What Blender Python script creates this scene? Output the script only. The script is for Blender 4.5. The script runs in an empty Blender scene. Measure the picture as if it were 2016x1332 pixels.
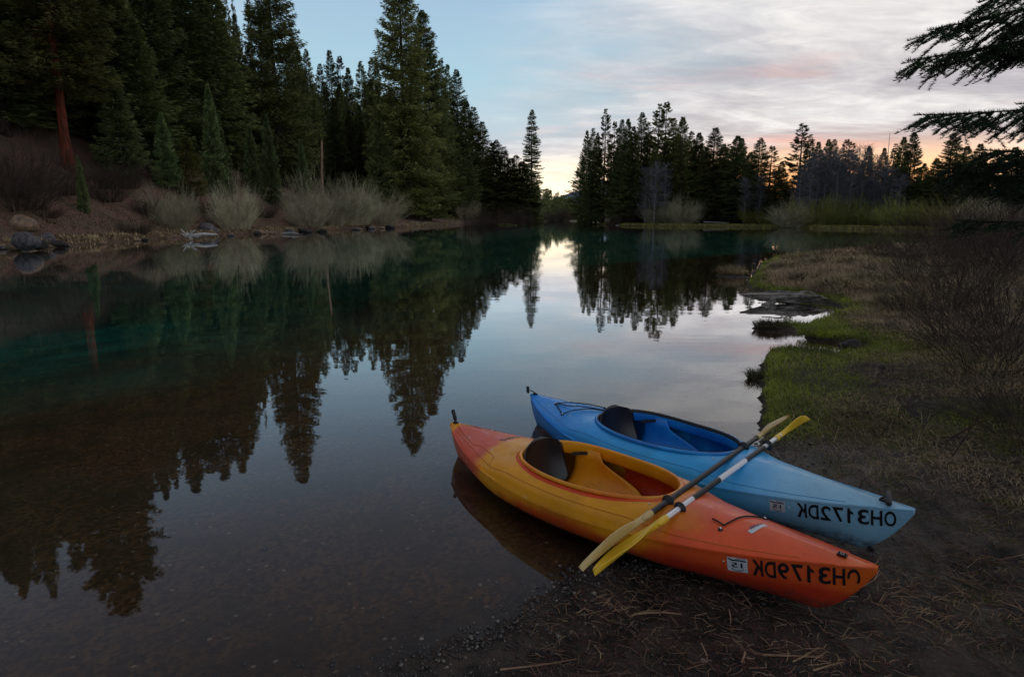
import bpy, math, random
import numpy as np
from mathutils import Vector, Matrix, noise as mnoise
from mathutils.bvhtree import BVHTree

S = bpy.context.scene
COL = S.collection
R = math.radians
rng = np.random.default_rng(7)
random.seed(7)

# ---------------------------------------------------------------- camera
EYE = 1.75
FPX = 1232.0                      # focal length in pixels of a 2016 px wide frame
PITCH = math.atan((666 - 426) / FPX)
cd = bpy.data.cameras.new('camera')
cd.sensor_width = 36
cd.lens = FPX / 2016 * 36
cd.clip_start = 0.05
cd.clip_end = 12000
cam = bpy.data.objects.new('camera', cd)
COL.objects.link(cam)
cam.location = (0, 0, EYE)
cam.rotation_euler = (math.pi / 2 - PITCH, 0, 0)
S.camera = cam

# ---------------------------------------------------------------- light
SUN_AZ = R(24)                    # clockwise from +Y (the way the camera looks)
SUN_EL = R(1.5)
S.view_settings.view_transform = 'Standard'
S.view_settings.look = 'None'
S.view_settings.gamma = 1
S.view_settings.exposure = 0.0
S.view_settings.use_curve_mapping = False
SKY_STRENGTH = 0.1


class NT:
    """small helper to wire shader nodes"""
    def __init__(self, nt):
        self.nt = nt
        nt.nodes.clear()

    def n(self, kind, **kw):
        nd = self.nt.nodes.new(kind)
        for k, v in kw.items():
            if k == 'ins':
                for kk, vv in v.items():
                    self.put(nd.inputs[kk], vv)
            else:
                setattr(nd, k, v)
        return nd

    def put(self, sock, v):
        if isinstance(v, bpy.types.NodeSocket):
            self.nt.links.new(v, sock)
        elif isinstance(v, bpy.types.Node):
            self.nt.links.new(v.outputs[0], sock)
        else:
            if sock.type == 'RGBA' and not hasattr(v, '__len__'):
                v = (v, v, v, 1)
            if sock.type == 'RGBA' and len(v) == 3:
                v = (*v, 1)
            sock.default_value = v

    def math(self, op, a, b=0.0, c=None, clamp=False):
        nd = self.nt.nodes.new('ShaderNodeMath')
        nd.operation = op
        nd.use_clamp = clamp
        self.put(nd.inputs[0], a)
        self.put(nd.inputs[1], b)
        if c is not None:
            self.put(nd.inputs[2], c)
        return nd.outputs[0]

    def mix(self, f, a, b, blend='MIX'):
        nd = self.nt.nodes.new('ShaderNodeMix')
        nd.data_type = 'RGBA'
        nd.blend_type = blend
        self.put(nd.inputs[0], f)
        self.put(nd.inputs[6], a)
        self.put(nd.inputs[7], b)
        return nd.outputs[2]

    def ss(self, x, lo, hi, a=0.0, b=1.0):
        nd = self.nt.nodes.new('ShaderNodeMapRange')
        nd.interpolation_type = 'SMOOTHSTEP'
        for i, v in enumerate((x, lo, hi, a, b)):
            self.put(nd.inputs[i], v)
        return nd.outputs[0]

    def noise(self, vec, scale, detail=4, rough=0.5, dist=0.0):
        nd = self.nt.nodes.new('ShaderNodeTexNoise')
        if vec is not None:
            self.put(nd.inputs['Vector'], vec)
        nd.inputs['Scale'].default_value = scale
        nd.inputs['Detail'].default_value = detail
        nd.inputs['Roughness'].default_value = rough
        nd.inputs['Distortion'].default_value = dist
        return nd.outputs[0]

    def vscale(self, vec, s, off=(0, 0, 0)):
        nd = self.nt.nodes.new('ShaderNodeMapping')
        self.put(nd.inputs[0], vec)
        nd.inputs['Scale'].default_value = s
        nd.inputs['Location'].default_value = off
        return nd.outputs[0]


world = bpy.data.worlds.new('World')
S.world = world
world.use_nodes = True
w = NT(world.node_tree)
tc = w.n('ShaderNodeTexCoord').outputs['Generated']
sep = w.n('ShaderNodeSeparateXYZ', ins={0: tc})
dx, dy, dz = sep.outputs[0], sep.outputs[1], sep.outputs[2]
sky = w.n('ShaderNodeTexSky', sky_type='NISHITA', sun_disc=False, sun_elevation=SUN_EL,
          sun_rotation=SUN_AZ, altitude=1200, air_density=1.0, dust_density=0.6, ozone_density=2.0)
# cosine of the horizontal angle to the sunset
hl = w.math('SQRT', w.math('ADD', w.math('MULTIPLY', dx, dx), w.math('MULTIPLY', dy, dy)))
caz = w.math('DIVIDE', w.math('ADD', w.math('MULTIPLY', dx, math.sin(SUN_AZ)),
                              w.math('MULTIPLY', dy, math.cos(SUN_AZ))), w.math('MAXIMUM', hl, 0.001))
toward = w.ss(caz, -0.2, 1.0)
el = w.math('MAXIMUM', dz, 0.0)
# base: the physical sky, pulled to the even dusk blue of the photograph
clear = w.n('ShaderNodeValToRGB', ins={0: el})
cr = clear.color_ramp
cr.elements[0].position = 0.0
cr.elements[0].color = (9.0, 8.0, 7.2, 1)
cr.elements[1].position = 1.0
cr.elements[1].color = (3.0, 2.9, 3.3, 1)
for pos, c in ((0.10, (6.2, 7.4, 8.2)), (0.20, (4.8, 7.2, 8.5)), (0.31, (4.2, 6.1, 8.0)), (0.46, (3.6, 4.0, 5.1)), (0.66, (3.1, 3.0, 3.5))):
    e = cr.elements.new(pos)
    e.color = (*c, 1)
base = w.mix(0.12, clear.outputs[0], sky.outputs[0])
# cloud layer: a sheet seen in perspective
den = w.math('ADD', el, 0.10)
cx = w.math('DIVIDE', dx, den)
cy = w.math('DIVIDE', dy, den)
cvec = w.n('ShaderNodeCombineXYZ', ins={0: cx, 1: cy, 2: 0.0}).outputs[0]
rot = w.n('ShaderNodeMapping', ins={0: cvec})
rot.inputs['Rotation'].default_value = (0, 0, R(-22))
rot.inputs['Scale'].default_value = (0.68, 1.15, 1)
rot.inputs['Location'].default_value = (3.1, 1.7, 0)
n1 = w.noise(rot.outputs[0], 0.62, 6, 0.52, 0.35)
n2 = w.noise(rot.outputs[0], 2.1, 6, 0.6, 0.6)
right = w.ss(w.math('DIVIDE', dx, w.math('MAXIMUM', hl, 0.001)), -0.28, 0.60)
low = w.ss(el, 0.46, 0.06)
cov = w.math('ADD', w.math('MULTIPLY', right, 0.60), w.math('MULTIPLY', low, 0.30))
dens = w.math('ADD', w.math('MULTIPLY', n1, 0.95), w.math('MULTIPLY', n2, 0.35))
cmask = w.ss(w.math('ADD', dens, cov), 0.82, 1.40)
# cloud colour: lilac grey underside, cream where thin and near the glow, pink streaks
thin = w.ss(w.math('ADD', w.math('MULTIPLY', n2, .65), w.math('MULTIPLY', n1, .35)), 0.34, 0.68)
cloud_dark = w.mix(low, w.mix(toward, (5.2, 6.0, 6.9), (6.7, 6.8, 7.0)), w.mix(toward, (4.6, 4.3, 5.0), (5.2, 4.7, 4.9)))
cloud_lite = w.mix(toward, (6.6, 7.3, 7.9), (9.0, 8.7, 8.6))
ccol = w.mix(thin, cloud_dark, cloud_lite)
pinkn = w.ss(w.noise(rot.outputs[0], 1.1, 4, 0.5, 0.5), 0.56, 0.74)
pink = w.math('MULTIPLY', pinkn, w.ss(el, 0.34, 0.06, 0.20, 1.0))
ccol = w.mix(pink, ccol, (8.8, 5.9, 5.5))
n3 = w.noise(rot.outputs[0], 4.6, 6, 0.62, 0.8)
n4 = w.noise(rot.outputs[0], 0.95, 5, 0.55, 0.5)
mod = w.math('MULTIPLY', w.ss(n3, .3, .7, .90, 1.09), w.ss(n4, .36, .64, .84, 1.12))
modc = w.n('ShaderNodeCombineXYZ', ins={0: mod, 1: mod, 2: w.math('ADD', w.math('MULTIPLY', mod, .8), .2)}).outputs[0]
ccol = w.mix(1.0, ccol, modc, 'MULTIPLY')
skyc = w.mix(cmask, base, ccol)
# glow band above the horizon toward the sunset
g_el = w.ss(el, 0.105, 0.05)
g_az = w.ss(caz, 0.82, 0.965)
g_n = w.ss(w.noise(rot.outputs[0], 1.7, 4, 0.55, 0.5), 0.30, 0.52)
glow = w.math('MULTIPLY', w.math('MULTIPLY', g_el, g_az), w.math('ADD', w.math('MULTIPLY', g_n, 0.45), 0.55))
skyc = w.mix(glow, skyc, (16.0, 13.4, 9.2))
o_el = w.ss(el, 0.125, 0.03)
o_az = w.ss(caz, 0.945, 0.99)
skyc = w.mix(w.math('MULTIPLY', o_el, o_az), skyc, (14.0, 5.6, 1.5))
bg = w.n('ShaderNodeBackground', ins={0: skyc, 1: SKY_STRENGTH})
wo = w.n('ShaderNodeOutputWorld')
w.nt.links.new(bg.outputs[0], wo.inputs[0])

sl = bpy.data.lights.new('sun', 'SUN')
sl.energy = 0.15
sl.angle = R(10)
sl.color = (1.0, 0.62, 0.38)
sun = bpy.data.objects.new('sun', sl)
COL.objects.link(sun)
sdir = Vector((math.sin(SUN_AZ) * math.cos(SUN_EL), math.cos(SUN_AZ) * math.cos(SUN_EL), math.sin(SUN_EL)))
sun.rotation_euler = sdir.to_track_quat('Z', 'Y').to_euler()
sun.location = (30, 60, 20)


# ---------------------------------------------------------------- helpers
def tag(o, label=None, cat=None, group=None, kind=None):
    if label: o['label'] = label
    if cat: o['category'] = cat
    if group: o['group'] = group
    if kind: o['kind'] = kind
    return o


def link(name, me, parent=None):
    o = bpy.data.objects.new(name, me)
    COL.objects.link(o)
    if parent is not None:
        o.parent = parent
    return o


def empty(name, loc=(0, 0, 0), rz=0.0):
    o = bpy.data.objects.new(name, None)
    COL.objects.link(o)
    o.location = loc
    o.rotation_euler = (0, 0, rz)
    o.empty_display_size = 0.2
    return o


def mesh(name, V, F, mat=None, smooth=False):
    """V (n,3); F (m,3) or (m,4) array or list"""
    me = bpy.data.meshes.new(name)
    V = np.asarray(V, dtype=np.float32)
    if isinstance(F, np.ndarray) and F.ndim == 2:
        k = F.shape[1]
        me.vertices.add(len(V))
        me.vertices.foreach_set('co', V.ravel())
        me.loops.add(F.size)
        me.loops.foreach_set('vertex_index', F.astype(np.int32).ravel())
        me.polygons.add(len(F))
        me.polygons.foreach_set('loop_start', np.arange(0, F.size, k, dtype=np.int32))
        me.polygons.foreach_set('loop_total', np.full(len(F), k, dtype=np.int32))
        me.update(calc_edges=True)
    else:
        me.from_pydata([tuple(map(float, v)) for v in V], [], [tuple(map(int, f)) for f in F])
    if smooth:
        me.polygons.foreach_set('use_smooth', [True] * len(me.polygons))
    if mat is not None:
        me.materials.append(mat)
    return me


class MB:
    """collects pieces into one mesh"""
    def __init__(self):
        self.V = []
        self.F = []
        self.n = 0

    def add(self, V, F):
        V = np.asarray(V, float)
        self.V.append(V)
        self.F += [tuple(int(i) + self.n for i in f) for f in F]
        self.n += len(V)

    def box(self, c, s, M=None):
        v = np.array([[x, y, z] for x in (-.5, .5) for y in (-.5, .5) for z in (-.5, .5)]) * np.array(s)
        if M is not None:
            v = v @ np.array(M).T
        self.add(v + np.array(c), [(0, 1, 3, 2), (4, 6, 7, 5), (0, 4, 5, 1), (2, 3, 7, 6), (0, 2, 6, 4), (1, 5, 7, 3)])

    def tube(self, P, rad, seg=8, cap=True, closed=False):
        P = np.asarray(P, float)
        n = len(P)
        rad = np.broadcast_to(np.asarray(rad, float), (n,))
        T = np.gradient(P, axis=0)
        if closed:
            T = np.roll(P, -1, 0) - np.roll(P, 1, 0)
        T /= np.linalg.norm(T, axis=1)[:, None] + 1e-9
        up = np.array([0, 0, 1.0]) if abs(T[0][2]) < .9 else np.array([1.0, 0, 0])
        a = np.cross(T[0], up)
        V = []
        for i in range(n):
            a = a - T[i] * a.dot(T[i])
            a /= np.linalg.norm(a) + 1e-9
            b = np.cross(T[i], a)
            for k in range(seg):
                t = 2 * math.pi * k / seg
                V.append(P[i] + rad[i] * (a * math.cos(t) + b * math.sin(t)))
        F = []
        for i in range(n if closed else n - 1):
            j = (i + 1) % n
            for k in range(seg):
                l = (k + 1) % seg
                F.append((i * seg + k, i * seg + l, j * seg + l, j * seg + k))
        if cap and not closed:
            F.append(tuple(range(seg - 1, -1, -1)))
            F.append(tuple((n - 1) * seg + k for k in range(seg)))
        self.add(V, F)

    def build(self, name, mat, parent=None, smooth=True, sharp=40):
        me = bpy.data.meshes.new(name)
        me.from_pydata([tuple(v) for v in np.concatenate(self.V)], [], self.F)
        me.materials.append(mat)
        if smooth:
            me.polygons.foreach_set('use_smooth', [True] * len(me.polygons))
            me.set_sharp_from_angle(angle=R(sharp))
        me.update()
        return link(name, me, parent)


def grid_faces(n, m, wrap=False):
    i = np.arange(n - 1)[:, None]
    j = np.arange(m if wrap else m - 1)[None, :]
    a = i * m + j
    b = i * m + (j + 1) % m
    return np.stack([a, b, b + m, a + m], -1).reshape(-1, 4)


def material(name, rough=0.8, spec=0.3):
    m = bpy.data.materials.new(name)
    m.use_nodes = True
    t = NT(m.node_tree)
    b = t.n('ShaderNodeBsdfPrincipled')
    b.inputs['Roughness'].default_value = rough
    b.inputs['Specular IOR Level'].default_value = spec
    o = t.n('ShaderNodeOutputMaterial')
    t.nt.links.new(b.outputs[0], o.inputs[0])
    return m, t, b


def bump(t, b, h, dist=0.01, strength=1.0):
    nd = t.n('ShaderNodeBump')
    nd.inputs['Distance'].default_value = dist
    nd.inputs['Strength'].default_value = strength
    t.put(nd.inputs['Height'], h)
    t.nt.links.new(nd.outputs[0], b.inputs['Normal'])


def ray(u, v):
    x = (u - 1008) / FPX
    y = (666 - v) / FPX
    return np.array([x, math.cos(PITCH) + y * math.sin(PITCH), -math.sin(PITCH) + y * math.cos(PITCH)])


def onz(u, v, z=0.0):
    d = ray(u, v)
    t = (z - EYE) / d[2]
    return np.array([d[0] * t, d[1] * t, z])


def aty(u, v, Y):
    d = ray(u, v)
    t = Y / d[1]
    return np.array([d[0] * t, Y, EYE + d[2] * t])


def refl(u, v, Y):
    """the point at depth Y whose mirror image in the water shows at u, v"""
    d = ray(u, v)
    t = Y / d[1]
    return np.array([d[0] * t, Y, -(EYE + d[2] * t)])


# ---------------------------------------------------------------- shorelines and terrain
NEAR = np.array([(-60, -60), (-20, -22), (-6, -6), (-2.6, -1.2), (-1.5, 1.0), (-.85, 1.85), (-.4, 2.25), (-.02, 2.48), (.3, 2.85),
                 (.62, 2.95), (.95, 3.05), (1.28, 3.3), (1.55, 3.8), (1.82, 4.35), (2.02, 4.8), (2.16, 5.15), (2.36, 5.6), (2.62, 6.2),
                 (2.85, 6.8), (3.0, 7.35), (3.3, 7.95), (3.7, 8.0), (4.1, 7.75), (4.7, 8.0), (4.75, 8.6), (4.35, 9.0), (4.75, 9.9),
                 (5.5, 10.7), (6.3, 11.6), (6.5, 12.6), (6.0, 13.8), (5.8, 15.0), (6.3, 16.6), (7.6, 19.5), (9.4, 23.5), (11.2, 26.6),
                 (13.6, 29.3), (16.8, 32), (22, 36.5), (28, 41), (38, 46), (52, 50), (75, 50), (110, 45), (400, 20),
                 (400, -200), (-60, -200)], float)
LEFT = np.array([(-30, -80), (-30, 0), (-29, 20), (-28.1, 34.6), (-26.9, 41), (-27.8, 50), (-27.6, 57), (-26.2, 66), (-25, 77),
                 (-21, 93), (-17.6, 106), (-13, 130), (-9, 160), (-3, 205), (3, 255), (8, 300), (8, 345), (8, 3500), (-3500, 3500),
                 (-3500, -80)], float)
FAR = np.array([(16.8, 150), (19.0, 133), (22.7, 117.5), (27, 111.5), (33, 109), (41.5, 106), (45, 97), (47.5, 88), (50, 79),
                (57, 75), (72, 74), (95, 74), (400, 60), (3500, 60), (3500, 3500), (20, 3500), (20, 345), (24, 300), (22, 240),
                (17.5, 190)], float)
END = np.array([(2, 345), (24, 345), (24, 3600), (2, 3600)], float)


def sdist(P, poly):
    """signed distance, positive inside"""
    P = np.asarray(P, float)
    d = np.full(len(P), 1e18)
    inside = np.zeros(len(P), bool)
    n = len(poly)
    for i in range(n):
        a = poly[i]
        b = poly[(i + 1) % n]
        ab = b - a
        t = np.clip(((P - a) @ ab) / (ab @ ab), 0, 1)
        q = a + t[:, None] * ab - P
        d = np.minimum(d, (q * q).sum(1))
        cond = (a[1] > P[:, 1]) != (b[1] > P[:, 1])
        with np.errstate(divide='ignore', invalid='ignore'):
            xi = (b[0] - a[0]) * (P[:, 1] - a[1]) / (b[1] - a[1]) + a[0]
        inside ^= cond & (P[:, 0] < xi)
    d = np.sqrt(d)
    return np.where(inside, d, -d)


def vnoise(P, s, seed=0.0):
    """cheap value noise on arrays (sum of rotated sines, non repeating enough)"""
    x = P[:, 0] * s + seed * 13.7
    y = P[:, 1] * s + seed * 7.3
    r = np.zeros(len(P))
    a = 1.0
    tot = 0
    for k in range(5):
        ang = 1.1 + k * 2.399
        c, s_ = math.cos(ang), math.sin(ang)
        xr = x * c - y * s_
        yr = x * s_ + y * c
        r += a * np.sin(xr + 1.3 * np.sin(yr * .83 + k) + k * 2.1) * np.cos(yr * 1.13 + 1.7 * np.sin(xr * .61 + k * 1.7))
        tot += a
        a *= .62
        x, y = x * 1.93 + 3.1, y * 1.93 - 1.7
    return r / tot


def sst(x, a, b):
    t = np.clip((x - a) / (b - a), 0, 1)
    return t * t * (3 - 2 * t)


I1, I2, I3 = onz(1543, 648), onz(1493, 745), onz(1440, 543)
ISLETS = [(I1[0], I1[1], .50, .34, .07), (I2[0], I2[1], .12, .14, .05), (I3[0], I3[1], .45, .6, .10)]


def height(P):
    P = np.asarray(P, float).reshape(-1, 2)
    wob = vnoise(P, 2.2, 1) * .10 + vnoise(P, .45, 2) * .14 * sst(P[:, 1], 3, 9)
    sn = sdist(P, NEAR) + wob * sst(P[:, 1], 2.5, 5)
    sl_ = sdist(P, LEFT) + vnoise(P, .35, 3) * 1.0
    sf = np.maximum(sdist(P, FAR), sdist(P, END)) + vnoise(P, .25, 4) * 1.2
    Y = P[:, 1]
    X = P[:, 0]
    # near bank: flat mud by the boats, a low lip of turf further along
    lip = sst(Y, 4.3, 5.2)
    zn = np.where(sn > 0,
                  .035 * np.minimum(sn, 3) + .085 * lip * sst(sn, -.03, .07) + .11 * lip * sst(sn, .3, 2.5) + .10 * sst(sn, 3, 9)
                  + vnoise(P, 1.6, 5) * .035 * sst(sn, .2, 1.2) + vnoise(P, .5, 6) * .10 * sst(sn, 1, 4),
                  -.06 * np.minimum(-sn, 3.5) - .10 * np.clip(-sn - 3.5, 0, 22))
    # left hill
    k = .62 - .50 * sst(Y, 62, 150) + .22 * sst(Y, 260, 600)
    zl = np.where(sl_ > 0, .30 * sst(sl_, 0, .8) + .08 * np.minimum(sl_, 4) + k * np.clip(sl_ - 3.0, 0, 60)
                  + vnoise(P, .18, 7) * .7 * sst(sl_, 2, 9), -.30 * np.minimum(-sl_, 5) - .06 * np.clip(-sl_ - 5, 0, 20))
    zf = np.where(sf > 0, .22 * sst(sf, 0, 1.0) + .012 * np.minimum(sf, 120) + .10 * np.clip(sf - 300, 0, 400) * sst(Y, 300, 700)
                  + vnoise(P, .2, 8) * .10 * sst(sf, 1, 5),
                  -.22 * np.minimum(-sf, 6) - .05 * np.clip(-sf - 6, 0, 20))
    land = np.maximum(np.maximum(zn, zl), zf)
    bed = np.maximum(np.maximum(np.where(sn < 0, zn, -9), np.where(sl_ < 0, zl, -9)), np.where(sf < 0, zf, -9))
    z = np.where((sn > 0) | (sl_ > 0) | (sf > 0), land, np.maximum(bed, -2.6) + vnoise(P, .5, 9) * .05 * sst(-bed, .1, 1))
    for (x, y, rx, ry, h) in ISLETS:
        q = ((X - x) / rx) ** 2 + ((Y - y) / ry) ** 2
        z = np.maximum(z, np.where(q < 2.2, h * (1 - q) + vnoise(P, 5, 3) * .01, -99))
    return z, sn, sl_, sf


def gz(x, y):
    return float(height([(x, y)])[0][0])


def lines(lo, dense_lo, dense_hi, hi, step, k):
    out = list(np.arange(dense_lo, dense_hi, step))
    x, s = dense_hi, step
    while x < hi:
        out.append(x)
        s = max(step, (x - dense_hi) * k + step)
        x += s
    out.append(hi)
    x = dense_lo
    while x > lo:
        s = max(step, (dense_lo - x) * k + step)
        x -= s
        out.append(max(x, lo))
    return np.unique(np.array(sorted(out)))


gx = lines(-3400, -1.4, 4.6, 3400, .05, .042)
gy = lines(-60, 1.2, 8.0, 3400, .055, .034)
GX, GY = np.meshgrid(gx, gy)
GP = np.stack([GX.ravel(), GY.ravel()], 1)
gzv, g_sn, g_sl, g_sf = height(GP)
micro = (vnoise(GP, 14, 2) * .004 + vnoise(GP, 34, 4) * .0025) * ((g_sn > -1.5) & (GP[:, 1] < 12))
rough_turf = vnoise(GP, 6, 1) * .018 * sst(g_sn, .25, 1.2) * (GP[:, 1] < 40)
clod = (np.maximum(vnoise(GP, 4.2, 8), 0) * .035 + vnoise(GP, 9.5, 6) * .016 + np.maximum(vnoise(GP, 17, 9), 0) * .012) * sst(g_sn, .35, 1.3) * (GP[:, 1] < 30)
clod = clod * np.clip(1 - np.exp(-((GP[:, 0] - 1.2) ** 2 + (GP[:, 1] - 2.9) ** 2) / .5), 0, 1)
gv = np.column_stack([GP, gzv + micro + rough_turf + clod])
F = grid_faces(len(gy), len(gx))


def ground_material():
    m, t, b = material('ground', .85, .25)
    geo = t.n('ShaderNodeNewGeometry').outputs['Position']
    z = t.n('ShaderNodeSeparateXYZ', ins={0: geo}).outputs[2]
    hill = t.n('ShaderNodeAttribute', attribute_name='hill').outputs['Fac']
    moss = t.n('ShaderNodeAttribute', attribute_name='moss').outputs['Fac']
    meadow = t.n('ShaderNodeAttribute', attribute_name='meadow').outputs['Fac']
    fine = t.noise(geo, 38, 8, .75)
    mid = t.noise(geo, 5.5, 7, .65)
    big = t.noise(geo, .7, 5, .6)
    # near mud with gravel
    mud = t.mix(t.ss(mid, .38, .62), (.012, .0095, .008), (.060, .044, .033))
    mud = t.mix(t.ss(fine, .52, .72), mud, (.11, .09, .08))
    vor = t.n('ShaderNodeTexVoronoi', ins={'Vector': geo, 'Scale': 95.0, 'Randomness': 1.0})
    pale = t.math('GREATER_THAN', t.n('ShaderNodeSeparateColor', ins={0: vor.outputs['Color']}).outputs[0], .965)
    dot = t.math('MULTIPLY', pale, t.ss(vor.outputs['Distance'], .42, .25))
    grass = t.mix(t.ss(fine, .4, .65), (.028, .030, .007), (.085, .085, .018))
    near = t.mix(t.math('MULTIPLY', moss, t.ss(mid, .35, .55), clamp=True), mud, grass)
    near = t.mix(t.math('MULTIPLY', dot, .7), near, (.20, .18, .16))
    # hill soil
    soil = t.mix(t.ss(mid, .3, .7), (.07, .036, .026), (.18, .10, .075))
    soil = t.mix(t.ss(big, .42, .62), soil, (.09, .065, .04))
    soil = t.mix(t.math('MULTIPLY', t.ss(fine, .55, .75), .6), soil, (.26, .19, .15))
    mead = t.mix(t.ss(mid, .3, .7), (.045, .052, .014), (.11, .11, .03))
    land = t.mix(hill, near, soil)
    land = t.mix(meadow, land, mead)
    # river bed: brown gravel and weed; deep water's scattered teal is painted onto it by depth
    vb = t.n('ShaderNodeTexVoronoi', ins={'Vector': geo, 'Scale': 42.0, 'Randomness': 1.0})
    vcol = t.n('ShaderNodeSeparateColor', ins={0: vb.outputs['Color']}).outputs[1]
    grav = t.mix(t.ss(vcol, .1, .95), (.055, .027, .011), (.18, .090, .036))
    grav = t.mix(t.ss(t.noise(geo, 1.6, 6, .7), .40, .66), grav, (.060, .034, .016))
    vb2 = t.n('ShaderNodeTexVoronoi', ins={'Vector': geo, 'Scale': 26.0, 'Randomness': 1.0})
    v2 = t.n('ShaderNodeSeparateColor', ins={0: vb2.outputs['Color']}).outputs[0]
    spark = t.math('MULTIPLY', t.math('GREATER_THAN', v2, .955), t.ss(vb2.outputs['Distance'], .34, .2))
    grav = t.mix(t.math('MULTIPLY', spark, .8), grav, (.42, .32, .24))
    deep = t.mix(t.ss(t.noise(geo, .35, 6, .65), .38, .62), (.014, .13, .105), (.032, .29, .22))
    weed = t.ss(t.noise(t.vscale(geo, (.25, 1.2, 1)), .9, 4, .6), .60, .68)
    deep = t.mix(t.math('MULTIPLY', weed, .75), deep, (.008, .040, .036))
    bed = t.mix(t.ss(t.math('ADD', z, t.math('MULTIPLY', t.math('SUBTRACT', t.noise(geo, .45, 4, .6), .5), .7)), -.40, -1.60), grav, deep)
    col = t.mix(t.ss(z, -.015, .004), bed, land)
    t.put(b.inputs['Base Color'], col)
    # wet strip along the waterline
    wetn = t.math('ADD', z, t.math('MULTIPLY', t.noise(geo, 3, 4, .6), -.05))
    py_ = t.n('ShaderNodeSeparateXYZ', ins={0: geo}).outputs[1]
    wet = t.math('MULTIPLY', t.math('MULTIPLY', t.ss(wetn, .04, -.01), t.ss(py_, 5.2, 4.2)), t.math('SUBTRACT', 1.0, hill))
    t.put(b.inputs['Roughness'], t.math('SUBTRACT', .92, t.math('MULTIPLY', wet, .55)))
    hgt = t.math('ADD', t.math('MULTIPLY', fine, .6), t.math('MULTIPLY', t.noise(geo, 120, 4, .7), .35))
    hgt = t.math('SUBTRACT', hgt, t.math('MULTIPLY', vor.outputs['Distance'], .25))
    bump(t, b, hgt, .030, 1.0)
    return m


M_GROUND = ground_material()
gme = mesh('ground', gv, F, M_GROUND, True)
hillv = sst(g_sl, -1, .6)
mossv = np.clip(sst(vnoise(GP, 1.1, 11) + vnoise(GP, 3.7, 12) * .5, -.15, .4) * sst(g_sn, .25, .9) * sst(GP[:, 0] + GP[:, 1] * .35, 2.4, 3.4)
                + sst(g_sn, -0.02, .08) * sst(GP[:, 1], 4.4, 5.0) * sst(g_sn, 1.1, .5), 0, 1)
meadv = sst(g_sf, -1, 1) * .9
for nm, a in (('hill', hillv), ('moss', mossv), ('meadow', meadv)):
    at = gme.attributes.new(nm, 'FLOAT', 'POINT')
    at.data.foreach_set('value', a.astype(np.float32))
ground = tag(link('ground', gme), 'river banks, wooded hillside and gravel river bed', kind='structure')


def water_material():
    m = bpy.data.materials.new('water')
    m.use_nodes = True
    t = NT(m.node_tree)
    geo = t.n('ShaderNodeNewGeometry').outputs['Position']
    fr = t.n('ShaderNodeFresnel')
    fr.inputs['IOR'].default_value = 1.33
    gl = t.n('ShaderNodeBsdfGlossy', ins={'Color': (.97, .98, 1.0, 1), 'Roughness': 0.015})
    tr = t.n('ShaderNodeBsdfTransparent', ins={'Color': (.90, .95, .93, 1)})
    far = t.noise(t.vscale(geo, (.55, 1.6, 1)), 1.1, 3, .5)
    fine = t.noise(t.vscale(geo, (2.2, 5.0, 1)), 1.2, 2, .5)
    bp = t.n('ShaderNodeBump')
    bp.inputs['Distance'].default_value = .0045
    bp.inputs['Strength'].default_value = .35
    t.put(bp.inputs['Height'], t.math('ADD', far, t.math('MULTIPLY', fine, .12)))
    for nd in (fr, gl):
        t.nt.links.new(bp.outputs[0], nd.inputs['Normal'])
    fac = t.math('MINIMUM', t.math('MULTIPLY', t.math('POWER', fr.outputs[0], 1.32), 2.6), .88)
    mx = t.n('ShaderNodeMixShader')
    t.put(mx.inputs[0], fac)
    t.nt.links.new(tr.outputs[0], mx.inputs[1])
    t.nt.links.new(gl.outputs[0], mx.inputs[2])
    o = t.n('ShaderNodeOutputMaterial')
    t.nt.links.new(mx.outputs[0], o.inputs[0])
    return m


wm = mesh('water', [(-80, -60, 0), (400, -60, 0), (400, 420, 0), (-80, 420, 0)], np.array([[0, 1, 2, 3]]), water_material())
tag(link('water', wm), 'calm mirror-like river water', kind='structure')


# ---------------------------------------------------------------- foliage materials
def leaf_mat(name, dark, lite, rnd=.35, rough=.75, thru=.15):
    m, t, b = material(name, rough, .2)
    oi = t.n('ShaderNodeObjectInfo')
    tcn = t.n('ShaderNodeTexCoord')
    n = t.noise(tcn.outputs['Object'], 1.1, 4, .65)
    c = t.mix(t.ss(n, .32, .68), dark, lite)
    hs = t.n('ShaderNodeHueSaturation')
    t.put(hs.inputs['Color'], c)
    t.put(hs.inputs['Value'], t.ss(oi.outputs['Random'], 0, 1, 1 - rnd, 1 + rnd))
    t.put(hs.inputs['Hue'], t.ss(t.math('FRACT', t.math('MULTIPLY', oi.outputs['Random'], 7.31)), 0, 1, .485, .515))
    t.put(b.inputs['Base Color'], hs.outputs[0])
    trl = t.n('ShaderNodeBsdfTranslucent', ins={'Color': hs.outputs[0]})
    mx = t.n('ShaderNodeMixShader', ins={0: 0.0 if 'twig' in name or 'litter' in name or 'dry' in name else thru})
    t.nt.links.new(b.outputs[0], mx.inputs[1])
    t.nt.links.new(trl.outputs[0], mx.inputs[2])
    out = [n_ for n_ in t.nt.nodes if n_.bl_idname == 'ShaderNodeOutputMaterial'][0]
    t.nt.links.new(mx.outputs[0], out.inputs[0])
    return m


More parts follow.
